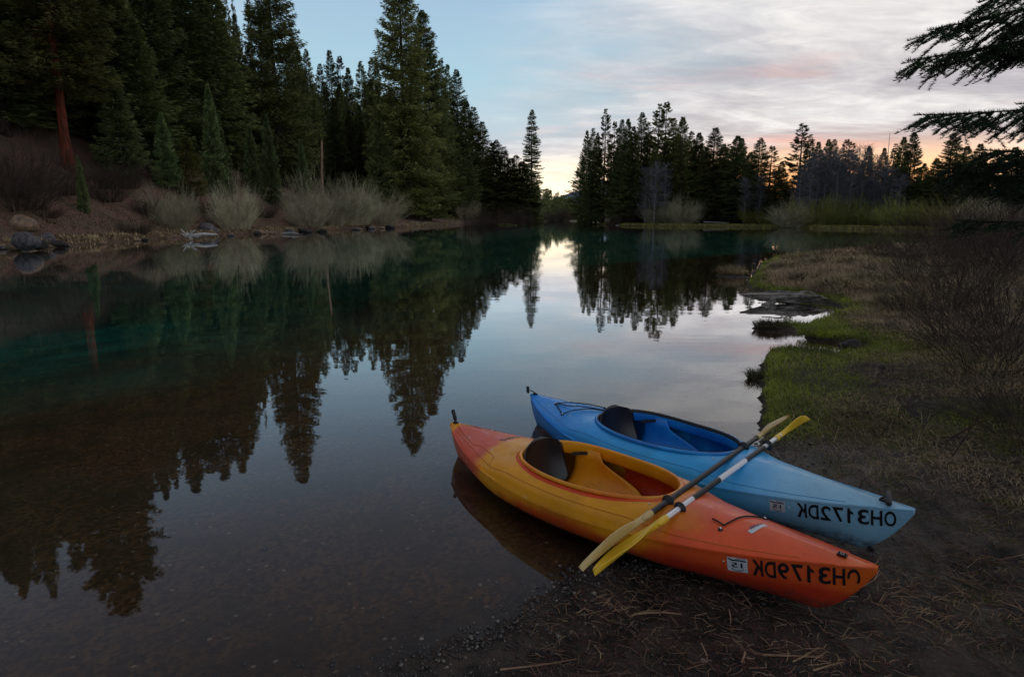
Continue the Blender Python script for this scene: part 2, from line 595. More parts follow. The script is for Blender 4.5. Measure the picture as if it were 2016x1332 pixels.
M_FIR = leaf_mat('fir_needles', (.056, .072, .026), (.165, .185, .060))
M_BIGFIR = leaf_mat('spruce_needles', (.066, .076, .024), (.19, .20, .060))
M_YOUNG = leaf_mat('young_fir_needles', (.060, .088, .034), (.17, .22, .080))
M_PINE = leaf_mat('pine_needles', (.060, .068, .021), (.18, .18, .048))
M_YELLOW = leaf_mat('yellowish_pine_needles', (.09, .095, .022), (.21, .20, .05))
M_WILLOW_G = leaf_mat('grey_willow_twigs', (.17, .155, .095), (.50, .46, .30), .25, .8)
M_WILLOW_Y = leaf_mat('green_willow_twigs', (.11, .11, .03), (.30, .29, .08), .25, .8)
M_BRUSH = leaf_mat('dark_brush_twigs', (.022, .015, .011), (.085, .058, .042), .3, .8)
M_ASPEN = leaf_mat('bare_aspen_twigs', (.08, .08, .095), (.19, .19, .215), .2, .8)


def bark(name, a, b_, sc=3.0):
    m, t, b = material(name, .9, .2)
    tcn = t.n('ShaderNodeTexCoord')
    v = t.vscale(tcn.outputs['Object'], (sc * 3, sc * 3, sc * .6))
    n = t.noise(v, 1.0, 6, .7)
    t.put(b.inputs['Base Color'], t.mix(t.ss(n, .35, .65), a, b_))
    bump(t, b, n, .05, .8)
    return m


M_BARK = bark('grey_bark', (.018, .014, .011), (.06, .048, .04))
M_REDBARK = bark('red_bark', (.035, .009, .005), (.19, .045, .022), 1.5)
M_SNAG = bark('weathered_snag', (.10, .055, .035), (.32, .22, .16), 2)
M_PALEBARK = bark('pale_bark', (.08, .08, .085), (.24, .23, .23), 2)
M_DRIFT = bark('driftwood', (.07, .060, .052), (.42, .38, .34), 5)
M_DRIFT, _t, _b = material('driftwood_grain', .85, .2)
_o = _t.n('ShaderNodeTexCoord').outputs['Object']
_g = _t.noise(_t.vscale(_o, (2.5, 26, 26)), 1.0, 7, .7, .6)
_t.put(_b.inputs['Base Color'], _t.mix(_t.ss(_g, .36, .64), (.05, .042, .036), (.36, .32, .28)))
bump(_t, _b, _g, .04, 1.0)
M_WHITEWOOD = bark('bleached_wood', (.20, .20, .20), (.62, .60, .58), 5)


def tris_from(base, d, L, W, axis=None):
    """one needle spray triangle per row: base point, direction, length, width"""
    n = len(base)
    if axis is None:
        r = rng.normal(size=(n, 3))
    else:
        r = axis
    side = np.cross(d, r)
    side /= np.linalg.norm(side, axis=1)[:, None] + 1e-9
    W = np.broadcast_to(np.asarray(W, float), (n,))[:, None]
    L = np.broadcast_to(np.asarray(L, float), (n,))[:, None]
    a = base - side * W / 2
    b = base + side * W / 2
    c = base + d * L
    V = np.stack([a, b, c], 1).reshape(-1, 3)
    return V, np.arange(3 * n).reshape(-1, 3)


def norm(a):
    return a / (np.linalg.norm(a, axis=-1, keepdims=True) + 1e-9)


def conifer(H, Rmax, base=.06, branches=260, per=34, droop=.25, upsweep=.25, power=.85, spray=.34, sw=.11,
            hang=.35, clump=0.0, ragged=.25, top_round=0.0, gaps=0.0, spread=.32):
    """crown as many needle sprays set along individual limbs; also returns the limb lines"""
    t = np.sort(rng.random(branches) ** .95)              # 0 bottom, 1 top
    hb = (base + (1 - base) * t) * H
    prof = (1 - t) ** power
    if top_round:
        prof = np.maximum(prof, top_round * np.sqrt(np.clip(1 - t, 0, 1)))
    prof *= .72 + .28 * sst(t, 0, .18)
    lump = 1 + ragged * np.sin(hb * 1.7 + rng.random() * 9) * .5
    ln = Rmax * prof * lump * rng.uniform(1 - ragged * 1.6, 1.12, branches) + .12
    az = rng.uniform(0, 2 * math.pi, branches)
    if gaps:
        keep = rng.random(branches) > gaps * sst(t, .2, .5)
        hb, ln, az, t = hb[keep], ln[keep], az[keep], t[keep]
    nb = len(hb)
    cnt = np.maximum(6, (per * (.35 + .9 * ln / Rmax))).astype(int)
    idx = np.repeat(np.arange(nb), cnt)
    n = len(idx)
    s = rng.random(n) ** .62
    if clump:
        s = clump + (1 - clump) * s
    l = ln[idx]
    out = np.stack([np.cos(az[idx]), np.sin(az[idx]), np.zeros(n)], 1)
    lat = np.stack([-np.sin(az[idx]), np.cos(az[idx]), np.zeros(n)], 1)
    dr = droop * (1 - t[idx]) - upsweep * t[idx]
    zoff = -dr * l * s + .16 * l * s ** 3
    wdt = spread * l * (1 - s * .82) + .06
    q = rng.uniform(-1, 1, n)
    P = out * (l * s)[:, None] + lat * (q * wdt)[:, None]
    P[:, 2] += hb[idx] + zoff + rng.normal(0, .05 + .02 * l, n) - np.abs(q) * wdt * hang * .6
    d = norm(out * rng.uniform(.5, 1, (n, 1)) + lat * (q * .9)[:, None] + np.array([0, 0, -1.0]) * (rng.uniform(-.25, 1, n) * hang)[:, None])
    sz = rng.uniform(.6, 1.25, n) * (.55 + .45 * np.clip(l / Rmax * 1.6, 0, 1))
    V, F_ = tris_from(P, d, spray * sz, sw * sz * 1.6)
    # leader at the tip
    k = 40
    q_ = rng.random(k)
    tp = np.column_stack([rng.normal(0, .02, k), rng.normal(0, .02, k), H * (1 - .07 * q_)])
    ta = rng.uniform(0, 6.28, k)
    td = norm(np.column_stack([np.cos(ta) * (.3 + q_), np.sin(ta) * (.3 + q_), np.ones(k) * .7]))
    V2, F2 = tris_from(tp, td, spray * (.35 + .7 * q_), sw * .7)
    V = np.concatenate([V, V2])
    F_ = np.concatenate([F_, F2 + len(V) - len(V2)])
    # limbs
    LB = []
    order = np.argsort(-ln)[:90]
    for i in order:
        o_ = np.array([math.cos(az[i]), math.sin(az[i]), 0])
        dr_ = droop * (1 - t[i]) - upsweep * t[i]
        e = o_ * ln[i] * .8 + np.array([0, 0, hb[i] - dr_ * ln[i] * .8])
        LB.append((np.array([0, 0, hb[i]]), e, .012 * H / 10 + .01))
    return V, F_, LB


def prism_segments(A, B, ra, rb):
    """3-sided prisms for many segments at once"""
    A, B = np.asarray(A, float), np.asarray(B, float)
    n = len(A)
    d = norm(B - A)
    h = np.where(np.abs(d[:, 2:3]) < .9, np.array([[0, 0, 1.0]]), np.array([[1.0, 0, 0]]))
    u = norm(np.cross(d, h))
    v = np.cross(d, u)
    ra = np.broadcast_to(ra, (n,))[:, None]
    rb = np.broadcast_to(rb, (n,))[:, None]
    V = []
    for k in range(3):
        a = 2 * math.pi * k / 3
        o = u * math.cos(a) + v * math.sin(a)
        V += [A + o * ra, B + o * rb]
    V = np.stack(V, 1).reshape(-1, 3)          # per segment 6 verts: A0 B0 A1 B1 A2 B2
    f = np.array([[0, 2, 3, 1], [2, 4, 5, 3], [4, 0, 1, 5]])
    F_ = (np.arange(n)[:, None, None] * 6 + f[None]).reshape(-1, 4)
    return V, F_


def trunk_mesh(name, H, r0, r1, mat, limbs=(), lean=.0, seg=9, flare=1.5):
    mb = MB()
    ts = np.linspace(0, 1, 12)
    P = np.column_stack([lean * H * ts ** 2 + .04 * np.sin(ts * 7) * r0 * 3, .04 * np.cos(ts * 5) * r0 * 3 - .04 * r0 * 3, ts * H])
    P[0, 2] = -.8
    rad = r0 + (r1 - r0) * ts
    rad[0] *= flare
    mb.tube(P, rad, seg)
    if len(limbs):
        V, F_ = prism_segments([a for a, b, r in limbs], [b for a, b, r in limbs], [r for a, b, r in limbs], .006)
        mb.add(V, F_)
    me = bpy.data.meshes.new(name)
    me.from_pydata([tuple(v) for v in np.concatenate(mb.V)], [], mb.F)
    me.polygons.foreach_set('use_smooth', [True] * len(me.polygons))
    me.materials.append(mat)
    return me


PROTO = {}


def make_proto(key, H, Rm, mat, barkm, r0, seeds=2, **kw):
    L = []
    for s in range(seeds):
        V, F_, LB = conifer(H, Rm, **kw)
        L.append((mesh(key + '_crown', V, F_, mat), trunk_mesh(key + '_trunk', H * .985, r0, .015, barkm, LB)))
    PROTO[key] = (H, Rm, L)


make_proto('young', 9, 1.9, M_YOUNG, M_BARK, .10, 2, branches=520, per=46, base=.02, droop=.15, upsweep=.45, power=.95, spray=.25, sw=.055, hang=.15, ragged=.16, spread=.34)
make_proto('fir', 22, 3.6, M_FIR, M_BARK, .24, 3, branches=640, per=64, base=.03, droop=.28, upsweep=.75, power=.86, spray=.36, sw=.085, hang=.3, ragged=.22)
make_proto('tall', 30, 3.7, M_FIR, M_BARK, .32, 3, branches=760, per=52, base=.06, droop=.38, upsweep=.70, power=.74, spray=.38, sw=.09, hang=.4, ragged=.28, gaps=.08)
make_proto('big', 36, 5.4, M_BIGFIR, M_BARK, .50, 2, branches=1000, per=95, base=.04, droop=.45, upsweep=.60, power=.66, spray=.40, sw=.085, hang=.75, ragged=.24, gaps=.05)
make_proto('spire', 36, 3.0, M_FIR, M_BARK, .36, 1, branches=800, per=52, base=.10, droop=.42, upsweep=.15, power=.55, spray=.38, sw=.09, hang=.5, ragged=.28, gaps=.10)
make_proto('pine', 25, 3.0, M_PINE, M_BARK, .26, 3, branches=300, per=90, base=.14, droop=.15, upsweep=.90, power=.78, top_round=.22, spray=.34, sw=.085, hang=.15, clump=.30, ragged=.42, gaps=.06)
make_proto('ponderosa', 30, 5.2, M_PINE, M_REDBARK, .40, 1, branches=760, per=130, base=.20, droop=.30, upsweep=.25, power=.42, top_round=.6, spray=.40, sw=.09, hang=.35, clump=.25, ragged=.45, gaps=.1)
make_proto('yellow', 10, 2.6, M_YELLOW, M_BARK, .12, 1, branches=400, per=60, base=.02, droop=.05, upsweep=.4, power=.7, top_round=.4, spray=.26, sw=.06, hang=.1, ragged=.2)

NAMES = dict(young='fir_sapling', fir='fir_tree', tall='fir_tree', big='spruce_tree', spire='fir_tree', pine='pine_tree',
             ponderosa='pine_tree', yellow='pine_tree')
USED = {}


def tree(key, x, y, ztop, label, group=None, rad=None, rz=None, z0=None, var=None):
    H0, R0, L = PROTO[key]
    if z0 is None:
        z0 = gz(x, y)
    h = max(ztop - z0, 1.0)
    s = h / H0
    sr = (rad / R0) if rad else s
    k = USED.get(key, 0)
    USED[key] = k + 1
    cm, tm = L[(k if var is None else var) % len(L)]
    e = empty(NAMES[key], (x, y, z0), random.uniform(0, 6.28) if rz is None else rz)
    e.scale = (sr, sr, s)
    link('trunk', tm, e)
    link('crown', cm, e)
    tag(e, label, 'tree', group)
    return e


def hit(u, v, t0=20.0, t1=400.0):
    """first point of the land seen along the ray through u, v"""
    d = ray(u, v)
    t = np.arange(t0, t1, .25)
    Q = np.array([0, 0, EYE]) + t[:, None] * d
    z = height(Q[:, :2])[0]
    k = np.nonzero(Q[:, 2] < z)[0]
    k = k[0] if len(k) else len(t) - 1
    return Q[k]


def foot_v(x, y, z):
    f = y * math.cos(PITCH) - (z - EYE) * math.sin(PITCH)
    uu = y * math.sin(PITCH) + (z - EYE) * math.cos(PITCH)
    return 666 - FPX * uu / f


# --- left hillside.  (u, v of the top, u, v of the foot, kind, crown radius, label)
HG = 'conifers on the left hillside'
sap = [
    (425, 168, 427, 372, 'young', 1.7, 'slender bright green young fir, tallest of the saplings on the slope'),
    (442, 232, 443, 376, 'young', 1.35, 'small fir growing tight against the tallest young fir above the round willow'),
    (498, 248, 500, 368, 'young', 1.5, 'compact cone-shaped young fir between the tallest sapling and the big dark spruce'),
    (533, 228, 536, 386, 'young', 1.6, 'blue-green young fir in front of the tall spruce left of the snag'),
    (597, 275, 599, 384, 'young', 1.35, 'young fir just left of the broken pole-like snag'),
    (646, 283, 648, 372, 'young', 1.3, 'young fir just right of the broken pole-like snag'),
    (328, 222, 331, 372, 'young', 1.5, 'young fir in front of the broad green fir, left of the yellowish pine'),
    (163, 308, 167, 420, 'young', .50, 'lone small fir sapling on the bare reddish dirt by the left shore'),
    (236, 135, 244, 352, 'young', 2.5, 'grey-green fir between the red-trunked pine and the broad green fir'),
    (372, 268, 376, 388, 'yellow', 1.9, 'low yellowish bushy pine at the foot of the slope beside the young firs'),
]
for (u, v, ub, vb, k, r_, lb) in sap:
    b0 = hit(ub, vb + (14 if ub > 400 else 0))
    p = aty(u, v, b0[1])
    tree(k, b0[0], b0[1], p[2], lb, HG, rad=r_, z0=b0[2])
b0 = hit(134, 332)
tree('ponderosa', b0[0], b0[1], b0[2] + 31, 'large pine with a bare red trunk and a broad dark crown', HG, rad=5.4, rz=1.0, z0=b0[2])
for (u, v, ub, vb, k, r_, lb) in [(287, 40, 292, 335, 'fir', 4.6, 'broad dense green fir with tiered branches above the yellowish pine'),
                                  (440, -60, 446, 345, 'tall', 5.0, 'tall fir filling the space between the tallest sapling and the left giant spruce'),
                                  (254, -70, 262, 320, 'fir', 3.8, 'tall fir rising behind the broad green fir')]:
    b0 = hit(ub, vb)
    p = aty(u, v, b0[1])
    tree(k, b0[0], b0[1], p[2], lb, HG, rad=r_, z0=b0[2])
for (u, v, ub, vb, k, r_, lb) in [
    (588, 950, 556, 366, 'big', 6.6, 'very tall dark spruce left of the snag, top beyond the frame'),
    (808, 893, 800, 430, 'big', 8.6, 'towering spruce at the shore, taller left half of the big pair in mid-photo')]:
    b0 = hit(ub, vb)
    p = refl(u, v, b0[1])
    tree(k, b0[0], b0[1], p[2], lb, HG, rad=r_, z0=b0[2])
b0 = hit(842, 432)
p = aty(838, 22, b0[1])
tree('big', b0[0], b0[1], p[2], 'shorter right half of the towering pair of spruces in mid-photo', HG, rad=7.4, z0=b0[2])
hill_mid = [
    (8, 1062, 262, 'tall', 4), (45, 1068, 255, 'fir', 4), (70, 1030, 232, 'tall', 3.4), (112, 1022, 225, 'fir', 3.4), (150, 1010, 230, 'tall', 3.4),
    (210, 985, 292, 'tall', 4.2), (320, 968, 320, 'fir', 4.2), (355, 930, 315, 'tall', 4), (385, 945, 332, 'tall', 4.4), (426, 925, 336, 'fir', 4.4),
    (455, 880, 330, 'tall', 3.4), (484, 842, 330, 'pine', 3.0), (512, 832, 335, 'tall', 3.0), (533, 838, 345, 'pine', 2.6), (548, 850, 350, 'fir', 3.2)]
where = ['at the very left edge', 'second in from the left edge', 'behind the left side of the red-trunked pine', 'hidden behind the red-trunked pine crown', 'right behind the red trunk',
         'above the grey-green fir', 'right of the broad green fir', 'high behind the broad green fir', 'above the yellowish pine', 'above the tallest sapling',
         'between the tallest sapling and the tall spruce, pointed', 'with open top just left of the tall spruce', 'close against the left side of the tall spruce', 'pine half hidden by the tall spruce', 'fir half hidden by the tall spruce']
for (u, v, vb, k, r_), wh in zip(hill_mid, where):
    b0 = hit(u, vb)
    p = refl(u, v, b0[1])
    tree(k, b0[0], b0[1], p[2], 'dark tall conifer ' + wh, HG, rad=r_ * 1.3, z0=b0[2])
sky_left = [
    (486, 30, 345, 'fir', 3.0, 'lower pointed fir filling the notch left of the tall left spruce'),
    (458, 24, 345, 'fir', 2.6, 'second pointed fir low in the notch left of the tall left spruce'),
    (470, -8, 335, 'pine', 2.4, 'thin open pine in the bright notch left of the tall spruce'),
    (592, 58, 372, 'tall', 2.6, 'narrow fir hugging the right side of the tall left spruce'),
    (602, 92, 375, 'fir', 2.8, 'dense fir stepping down right of the tall left spruce'),
    (618, 98, 372, 'tall', 2.8, 'narrow fir above the snag, left of the notch in the skyline'),
    (643, 125, 376, 'tall', 2.6, 'lowest narrow fir in the skyline notch above the snag'),
    (663, 100, 384, 'tall', 3.0, 'twin-looking narrow fir, highest between the two giant spruces'),
    (682, 112, 388, 'pine', 2.8, 'rounded pine beside the highest fir between the two giant spruces'),
    (697, 135, 395, 'fir', 3.0, 'fir dipping toward the pink notch in the skyline'),
    (722, 122, 405, 'tall', 3.0, 'fir on the right side of the pink notch in the skyline'),
    (741, 114, 408, 'pine', 2.8, 'pine touching the left flank of the giant spruce pair'),
    (752, 128, 414, 'fir', 3.0, 'fir in the shadow of the left flank of the giant spruce pair'),
    (874, 118, 424, 'tall', 3.2, 'tall fir directly right of the giant spruce pair'),
    (886, 128, 424, 'tall', 2.8, 'slimmer fir between two taller ones right of the giant pair'),
    (903, 138, 426, 'tall', 3.6, 'broad-based tall fir, last high one right of the giant pair'),
    (921, 200, 426, 'fir', 3.6, 'fir on the first big step down of the skyline'),
    (934, 210, 427, 'tall', 3.3, 'fir with a bare-looking top on the first step down'),
    (951, 240, 428, 'tall', 3.2, 'narrow fir on the second step down of the skyline'),
    (970, 282, 428, 'fir', 3.6, 'small pointed fir with a thin leader near the gap'),
    (978, 276, 428, 'tall', 3.2, 'fir behind the small pointed one near the gap'),
    (993, 290, 429, 'pine', 3.3, 'round-topped pine three trees left of the lone spire'),
    (1006, 312, 429, 'fir', 4.0, 'lower fir two trees left of the lone spire'),
    (1016, 306, 429, 'pine', 3.2, 'small pine nearest the left side of the lone spire'),
    (1028, 318, 429, 'fir', 4.0, 'fir whose branches touch the foot of the lone spire'),
    (1046, 216, 430, 'spire', 2.0, 'tall lone spire-shaped fir with a dense rounded tip beside the bright gap')]
for (u, v, vb, k, r_, lb) in sky_left:
    b0 = hit(u, vb - (26 if u < 700 else 0))
    if b0[1] > 215:
        b0 = aty(u, vb, 205)
        b0[2] = gz(b0[0], 205)
    p = aty(u, v, b0[1])
    tree(k, b0[0], b0[1], p[2], lb, HG, rad=r_ * 1.6 * max(1, b0[1] / 150), z0=b0[2])
# understory that closes the wood behind and below
FG = 'shaded conifers inside the hillside wood'
cnt = 0
tries = 0
placed = []
while cnt < 210 and tries < 12000:
    tries += 1
    u = rng.uniform(-90, 1075)
    Y = rng.uniform(50, 120) if u < 640 else rng.uniform(98, 235)
    x = (u - 1008) / FPX * Y
    sl_ = float(sdist([(x, Y)], LEFT)[0])
    if sl_ < 3.5 or sl_ > 60:
        continue
    if any((x - a) ** 2 + (Y - b) ** 2 < 6.5 for a, b in placed):
        continue
    z0 = gz(x, Y)
    if foot_v(x, Y, z0) > np.interp(u, [-90, 0, 70, 200, 240, 290, 400, 500, 600, 680, 740, 1080], [262, 262, 232, 232, 290, 315, 335, 345, 362, 388, 428, 436]):
        continue
    # stay under the skyline seen in the photo
    sk = np.interp(u, [0, 440, 470, 600, 720, 745, 800, 900, 950, 1000, 1040, 1075], [-500, -400, 10, 105, 150, 125, 60, 165, 265, 325, 350, 372])
    zt = aty(u, sk + rng.uniform(15, 140), Y)[2]
    h = min(zt - z0, rng.uniform(17, 27))
    if h < 4:
        continue
    placed.append((x, Y))
    tree(random.choice(['fir', 'tall', 'fir', 'pine', 'tall']), x, Y, z0 + h, 'shaded dark conifer half hidden inside the hillside wood on the left', FG, rad=rng.uniform(2.8, 4.0), z0=z0)
    cnt += 1

cnt = 0
while cnt < 60:
    u = rng.uniform(455, 1000)
    Y = rng.uniform(125, 210)
    x = (u - 1008) / FPX * Y
    if float(sdist([(x, Y)], LEFT)[0]) < 10:
        continue
    z0 = gz(x, Y)
    sk = np.interp(u, [455, 560, 600, 720, 745, 800, 900, 950, 1000], [90, 120, 135, 172, 150, 150, 185, 285, 345])
    zt = aty(u, sk + rng.uniform(0, 60), Y)[2]
    if zt - z0 < 5:
        continue
    tree(random.choice(['fir', 'tall', 'fir']), x, Y, zt, 'far shaded conifer closing the back of the hillside wood', FG, rad=rng.uniform(4.0, 5.4), z0=z0)
    cnt += 1

# --- wooded point across the river
IG = 'conifers of the wooded point across the river'
isle = [
    (1143, 318, 152, 'pine', 2.6), (1156, 258, 142, 'fir', 2.1), (1168, 252, 138, 'tall', 2.0), (1177, 262, 142, 'fir', 2.0), (1193, 216, 140, 'pine', 2.7),
    (1211, 240, 136, 'pine', 2.4), (1225, 236, 134, 'tall', 2.4), (1237, 235, 130, 'fir', 2.4), (1248, 250, 128, 'fir', 2.6), (1265, 222, 132, 'tall', 2.8),
    (1277, 240, 134, 'pine', 2.4), (1299, 206, 132, 'pine', 3.2), (1313, 202, 128, 'pine', 3.3), (1327, 232, 136, 'tall', 2.8), (1345, 231, 130, 'fir', 3.2),
    (1363, 258, 134, 'pine', 2.6), (1377, 262, 130, 'fir', 3.0), (1392, 290, 128, 'fir', 3.0), (1409, 252, 124, 'tall', 3.5), (1426, 284, 128, 'fir', 2.8), (1436, 285, 134, 'pine', 2.8),
    (1453, 268, 124, 'fir', 3.3), (1461, 273, 130, 'fir', 3.0), (1478, 300, 126, 'fir', 2.8), (1498, 272, 122, 'tall', 2.9), (1521, 288, 120, 'pine', 2.7), (1540, 318, 118, 'fir', 2.2),
    (1581, 243, 112, 'pine', 2.9), (1597, 266, 116, 'pine', 2.2), (1612, 280, 122, 'fir', 2.4), (1632, 275, 126, 'fir', 2.2), (1643, 274, 124, 'tall', 2.2),
    (1668, 275, 120, 'pine', 2.4), (1678, 279, 122, 'pine', 2.4), (1712, 288, 124, 'fir', 2.2),
    (1742, 292, 118, 'fir', 2.0), (1764, 284, 110, 'pine', 2.2), (1781, 270, 106, 'fir', 2.1), (1801, 261, 100, 'fir', 2.3),
    (1821, 322, 104, 'fir', 1.9), (1845, 312, 100, 'fir', 2.2), (1878, 262, 96, 'tall', 2.4), (1886, 270, 100, 'pine', 2.4), (1905, 288, 98, 'fir', 2.4), (1931, 284, 92, 'fir', 2.4), (1965, 300, 96, 'pine', 2.8), (2000, 290, 92, 'fir', 2.8), (2040, 280, 90, 'fir', 3)]
desc = {'pine': 'ragged open-crowned pine', 'fir': 'pointed dark fir', 'tall': 'tall narrow fir'}
ORD = 'first second third fourth fifth sixth seventh eighth ninth tenth eleventh twelfth thirteenth fourteenth fifteenth sixteenth seventeenth'.split()
parts_ = [(1200, 'from the bright gap at the left tip of the wooded point'), (1295, 'left of the two highest pines across the river'), (1415, 'counted rightward from the two highest pines'),
          (1560, 'in the low middle stretch of the far tree line'), (1720, 'rising over the bare grey trees'), (1860, 'around the thin leaning pole'), (3000, 'behind the hanging fir boughs')]
seen_ = {}
for i, (u, v, Y, k, r_) in enumerate(isle):
    p = aty(u, v, Y)
    pi, pl = next((a, b[1]) for a, b in enumerate(parts_) if u < b[0])
    seen_[pi] = seen_.get(pi, 0) + 1
    tree(k, p[0], p[1], p[2], '%s, %s %s' % (desc[k], ORD[seen_[pi] - 1], pl), IG, rad=r_ * 1.5)
cnt = 0
BG = 'shaded conifers filling the wooded point'
while cnt < 95:
    u = rng.uniform(1165, 2020)
    Y = rng.uniform(124, 165) if u < 1560 else rng.uniform(104, 140)
    x = (u - 1008) / FPX * Y
    z0 = gz(x, Y)
    if float(sdist([(x, Y)], FAR)[0]) < 6:
        continue
    sk = np.interp(u, [1165, 1220, 1310, 1400, 1550, 1590, 1730, 1800, 2020], [275, 262, 240, 290, 330, 300, 305, 330, 320])
    zt = aty(u, sk + rng.uniform(14, 60), Y)[2]
    tree(random.choice(['fir', 'tall', 'pine']), x, Y, zt, 'shaded conifer filling in behind the front row across the river', BG, rad=rng.uniform(2.2, 3.2), z0=z0)
    cnt += 1

# far wooded ridge seen through the gap: a wood one cannot count
u_ = rng.uniform(940, 1215, 420)
Yf = rng.uniform(330, 620, 420)
xf = (u_ - 1008) / FPX * Yf
ok = sdist(np.stack([xf, Yf], 1), NEAR) < 0
hz = height(np.stack([xf, Yf], 1))[0]
FV, FF = [], []
nn = 0
for x, y, z0, u in zip(xf[ok], Yf[ok], hz[ok], u_[ok]):
    vt = np.interp(u, [940, 1060, 1100, 1135, 1215], [335, 362, 378, 392, 396]) + rng.uniform(0, 26)
    zt = aty(u, vt, y)[2]
    h = float(np.clip(zt - z0, 3, 24))
    k = 130
    tt = rng.random(k) ** .7
    a = rng.uniform(0, 6.28, k)
    rr = (1 - tt) * h * .15 * rng.uniform(.3, 1.1, k) + .1
    P = np.column_stack([x + rr * np.cos(a), y + rr * np.sin(a), z0 + tt * h])
    d = norm(np.column_stack([np.cos(a), np.sin(a), rng.uniform(-.7, .2, k)]))
    V, F_ = tris_from(P, d, 1.3, .55)
    FV.append(V); FF.append(F_ + nn); nn += len(V)
me = mesh('far_forest', np.concatenate(FV), np.concatenate(FF), M_FIR)
tag(link('far_forest', me), 'distant conifer wood on the ridge seen through the bright gap', kind='stuff')
# snowy mountain far off behind the point
mm, t, b = material('mountain_rock', .9, .1)
g_ = t.n('ShaderNodeNewGeometry').outputs['Position']
t.put(b.inputs['Base Color'], t.mix(t.ss(t.noise(g_, .006, 6, .7), .45, .55), (.06, .08, .12), (.55, .60, .70)))
xs = np.linspace(-300, 1500, 60)
ys = np.linspace(2600, 3300, 14)
XX, YY = np.meshgrid(xs, ys)
ZZ = -10 + 175 * np.exp(-((XX - 480) / 330) ** 2) * np.exp(-((YY - 2950) / 260) ** 2) + 22 * vnoise(np.stack([XX.ravel(), YY.ravel()], 1), .012, 3).reshape(XX.shape)
tag(link('mountain', mesh('mountain', np.stack([XX.ravel(), YY.ravel(), ZZ.ravel()], 1), grid_faces(14, 60), mm, True)), 'blue snowy mountain far behind the wooded point', kind='structure')


# ---------------------------------------------------------------- bare shrubs
def shrub_mesh(name, H, Rb, stems, mat, twigs=7, r0=.014, arch=.5, base_r=.25, tip=.25, wild=.12, leafy=0):
    n = stems
    az = rng.uniform(0, 2 * math.pi, n)
    lean = np.sqrt(rng.random(n)) * 1.0
    ph = rng.uniform(0, 6.28, 3)
    lobe = 1 + .16 * np.sin(2 * az + ph[0]) + .12 * np.sin(3 * az + ph[1]) + .10 * np.sin(5 * az + ph[2])
    h = H * rng.uniform(.40, 1.05, n) * (1 - .30 * lean ** 2) * lobe
    b0 = np.column_stack([np.cos(az), np.sin(az)]) * (base_r * np.sqrt(rng.random(n)))[:, None] * Rb
    K = 5
    pts = []
    for k in range(K + 1):
        s = k / K
        rr = Rb * lean * lobe * (s ** (1 + arch))
        jit = rng.normal(0, wild * .25 * Rb * s / 2, (n, 2))
        pts.append(np.column_stack([b0[:, 0] + np.cos(az) * rr + jit[:, 0], b0[:, 1] + np.sin(az) * rr + jit[:, 1], h * s - .03]))
    A, B, ra, rb = [], [], [], []
    for k in range(K):
        A.append(pts[k]); B.append(pts[k + 1])
        ra.append(np.full(n, r0 * (1 - k / K) + r0 * tip)); rb.append(np.full(n, r0 * (1 - (k + 1) / K) + r0 * tip))
    for q in range(twigs):
        s = rng.uniform(.25, .98, n)
        k = np.minimum((s * K).astype(int), K - 1)
        f = s * K - k
        P0 = np.array(pts)[k, np.arange(n)]
        P1 = np.array(pts)[k + 1, np.arange(n)]
        p_ = P0 + (P1 - P0) * f[:, None]
        dd = norm(norm(P1 - P0) + rng.normal(0, .45, (n, 3)) + np.array([0, 0, .25]))
        L = H * rng.uniform(.10, .26, n)
        m_ = p_ + dd * (L * .5)[:, None]
        e_ = m_ + norm(dd + rng.normal(0, .25, (n, 3)) + np.array([0, 0, .2])) * (L * .5)[:, None]
        A += [p_, m_]; B += [m_, e_]
        ra += [np.full(n, r0 * .5), np.full(n, r0 * .38)]; rb += [np.full(n, r0 * .38), np.full(n, r0 * .15)]
    V, F_ = prism_segments(np.concatenate(A), np.concatenate(B), np.concatenate(ra), np.concatenate(rb))
    return mesh(name, V, F_, mat)


WG = [shrub_mesh('willow_grey', 4.2, 2.6, 400, M_WILLOW_G, 7, .014, base_r=.62, arch=.15, wild=.40) for _ in range(2)]
WY = [shrub_mesh('willow_green', 4.2, 2.6, 360, M_WILLOW_Y, 7, .016, base_r=.6, arch=.15, wild=.40) for _ in range(2)]
WB = [shrub_mesh('brush', 2.6, 2.2, 320, M_BRUSH, 7, .010, wild=.45, base_r=.75, arch=.1) for _ in range(2)]


def bush(name, mes, x, y, w, h, label, cat='shrub', group=None, H0=4.2, R0=2.6, z0=None):
    e = link(name, random.choice(mes))
    e.location = (x, y, gz(x, y) if z0 is None else z0)
    e.rotation_euler = (random.uniform(-.10, .10), random.uniform(-.10, .10), random.uniform(0, 6.28))
    e.scale = (w / R0 * random.uniform(.8, 1.15), w / R0 * random.uniform(.8, 1.15), h / H0)
    return tag(e, label, cat, group)


def bush_px(name, mes, u, vtop, Y, wpx, label, group=None, H0=4.2, R0=2.6, foot=None):
    if foot:
        b0 = hit(u, foot)
        x, Y, z0 = b0
        p = aty(u, vtop, Y)
    else:
        p = aty(u, vtop, Y)
        x, z0 = p[0], gz(p[0], Y)
    return bush(name, mes, x, Y, wpx / FPX * Y, max(p[2] - z0, .5), label, 'shrub', group, H0, R0, z0)


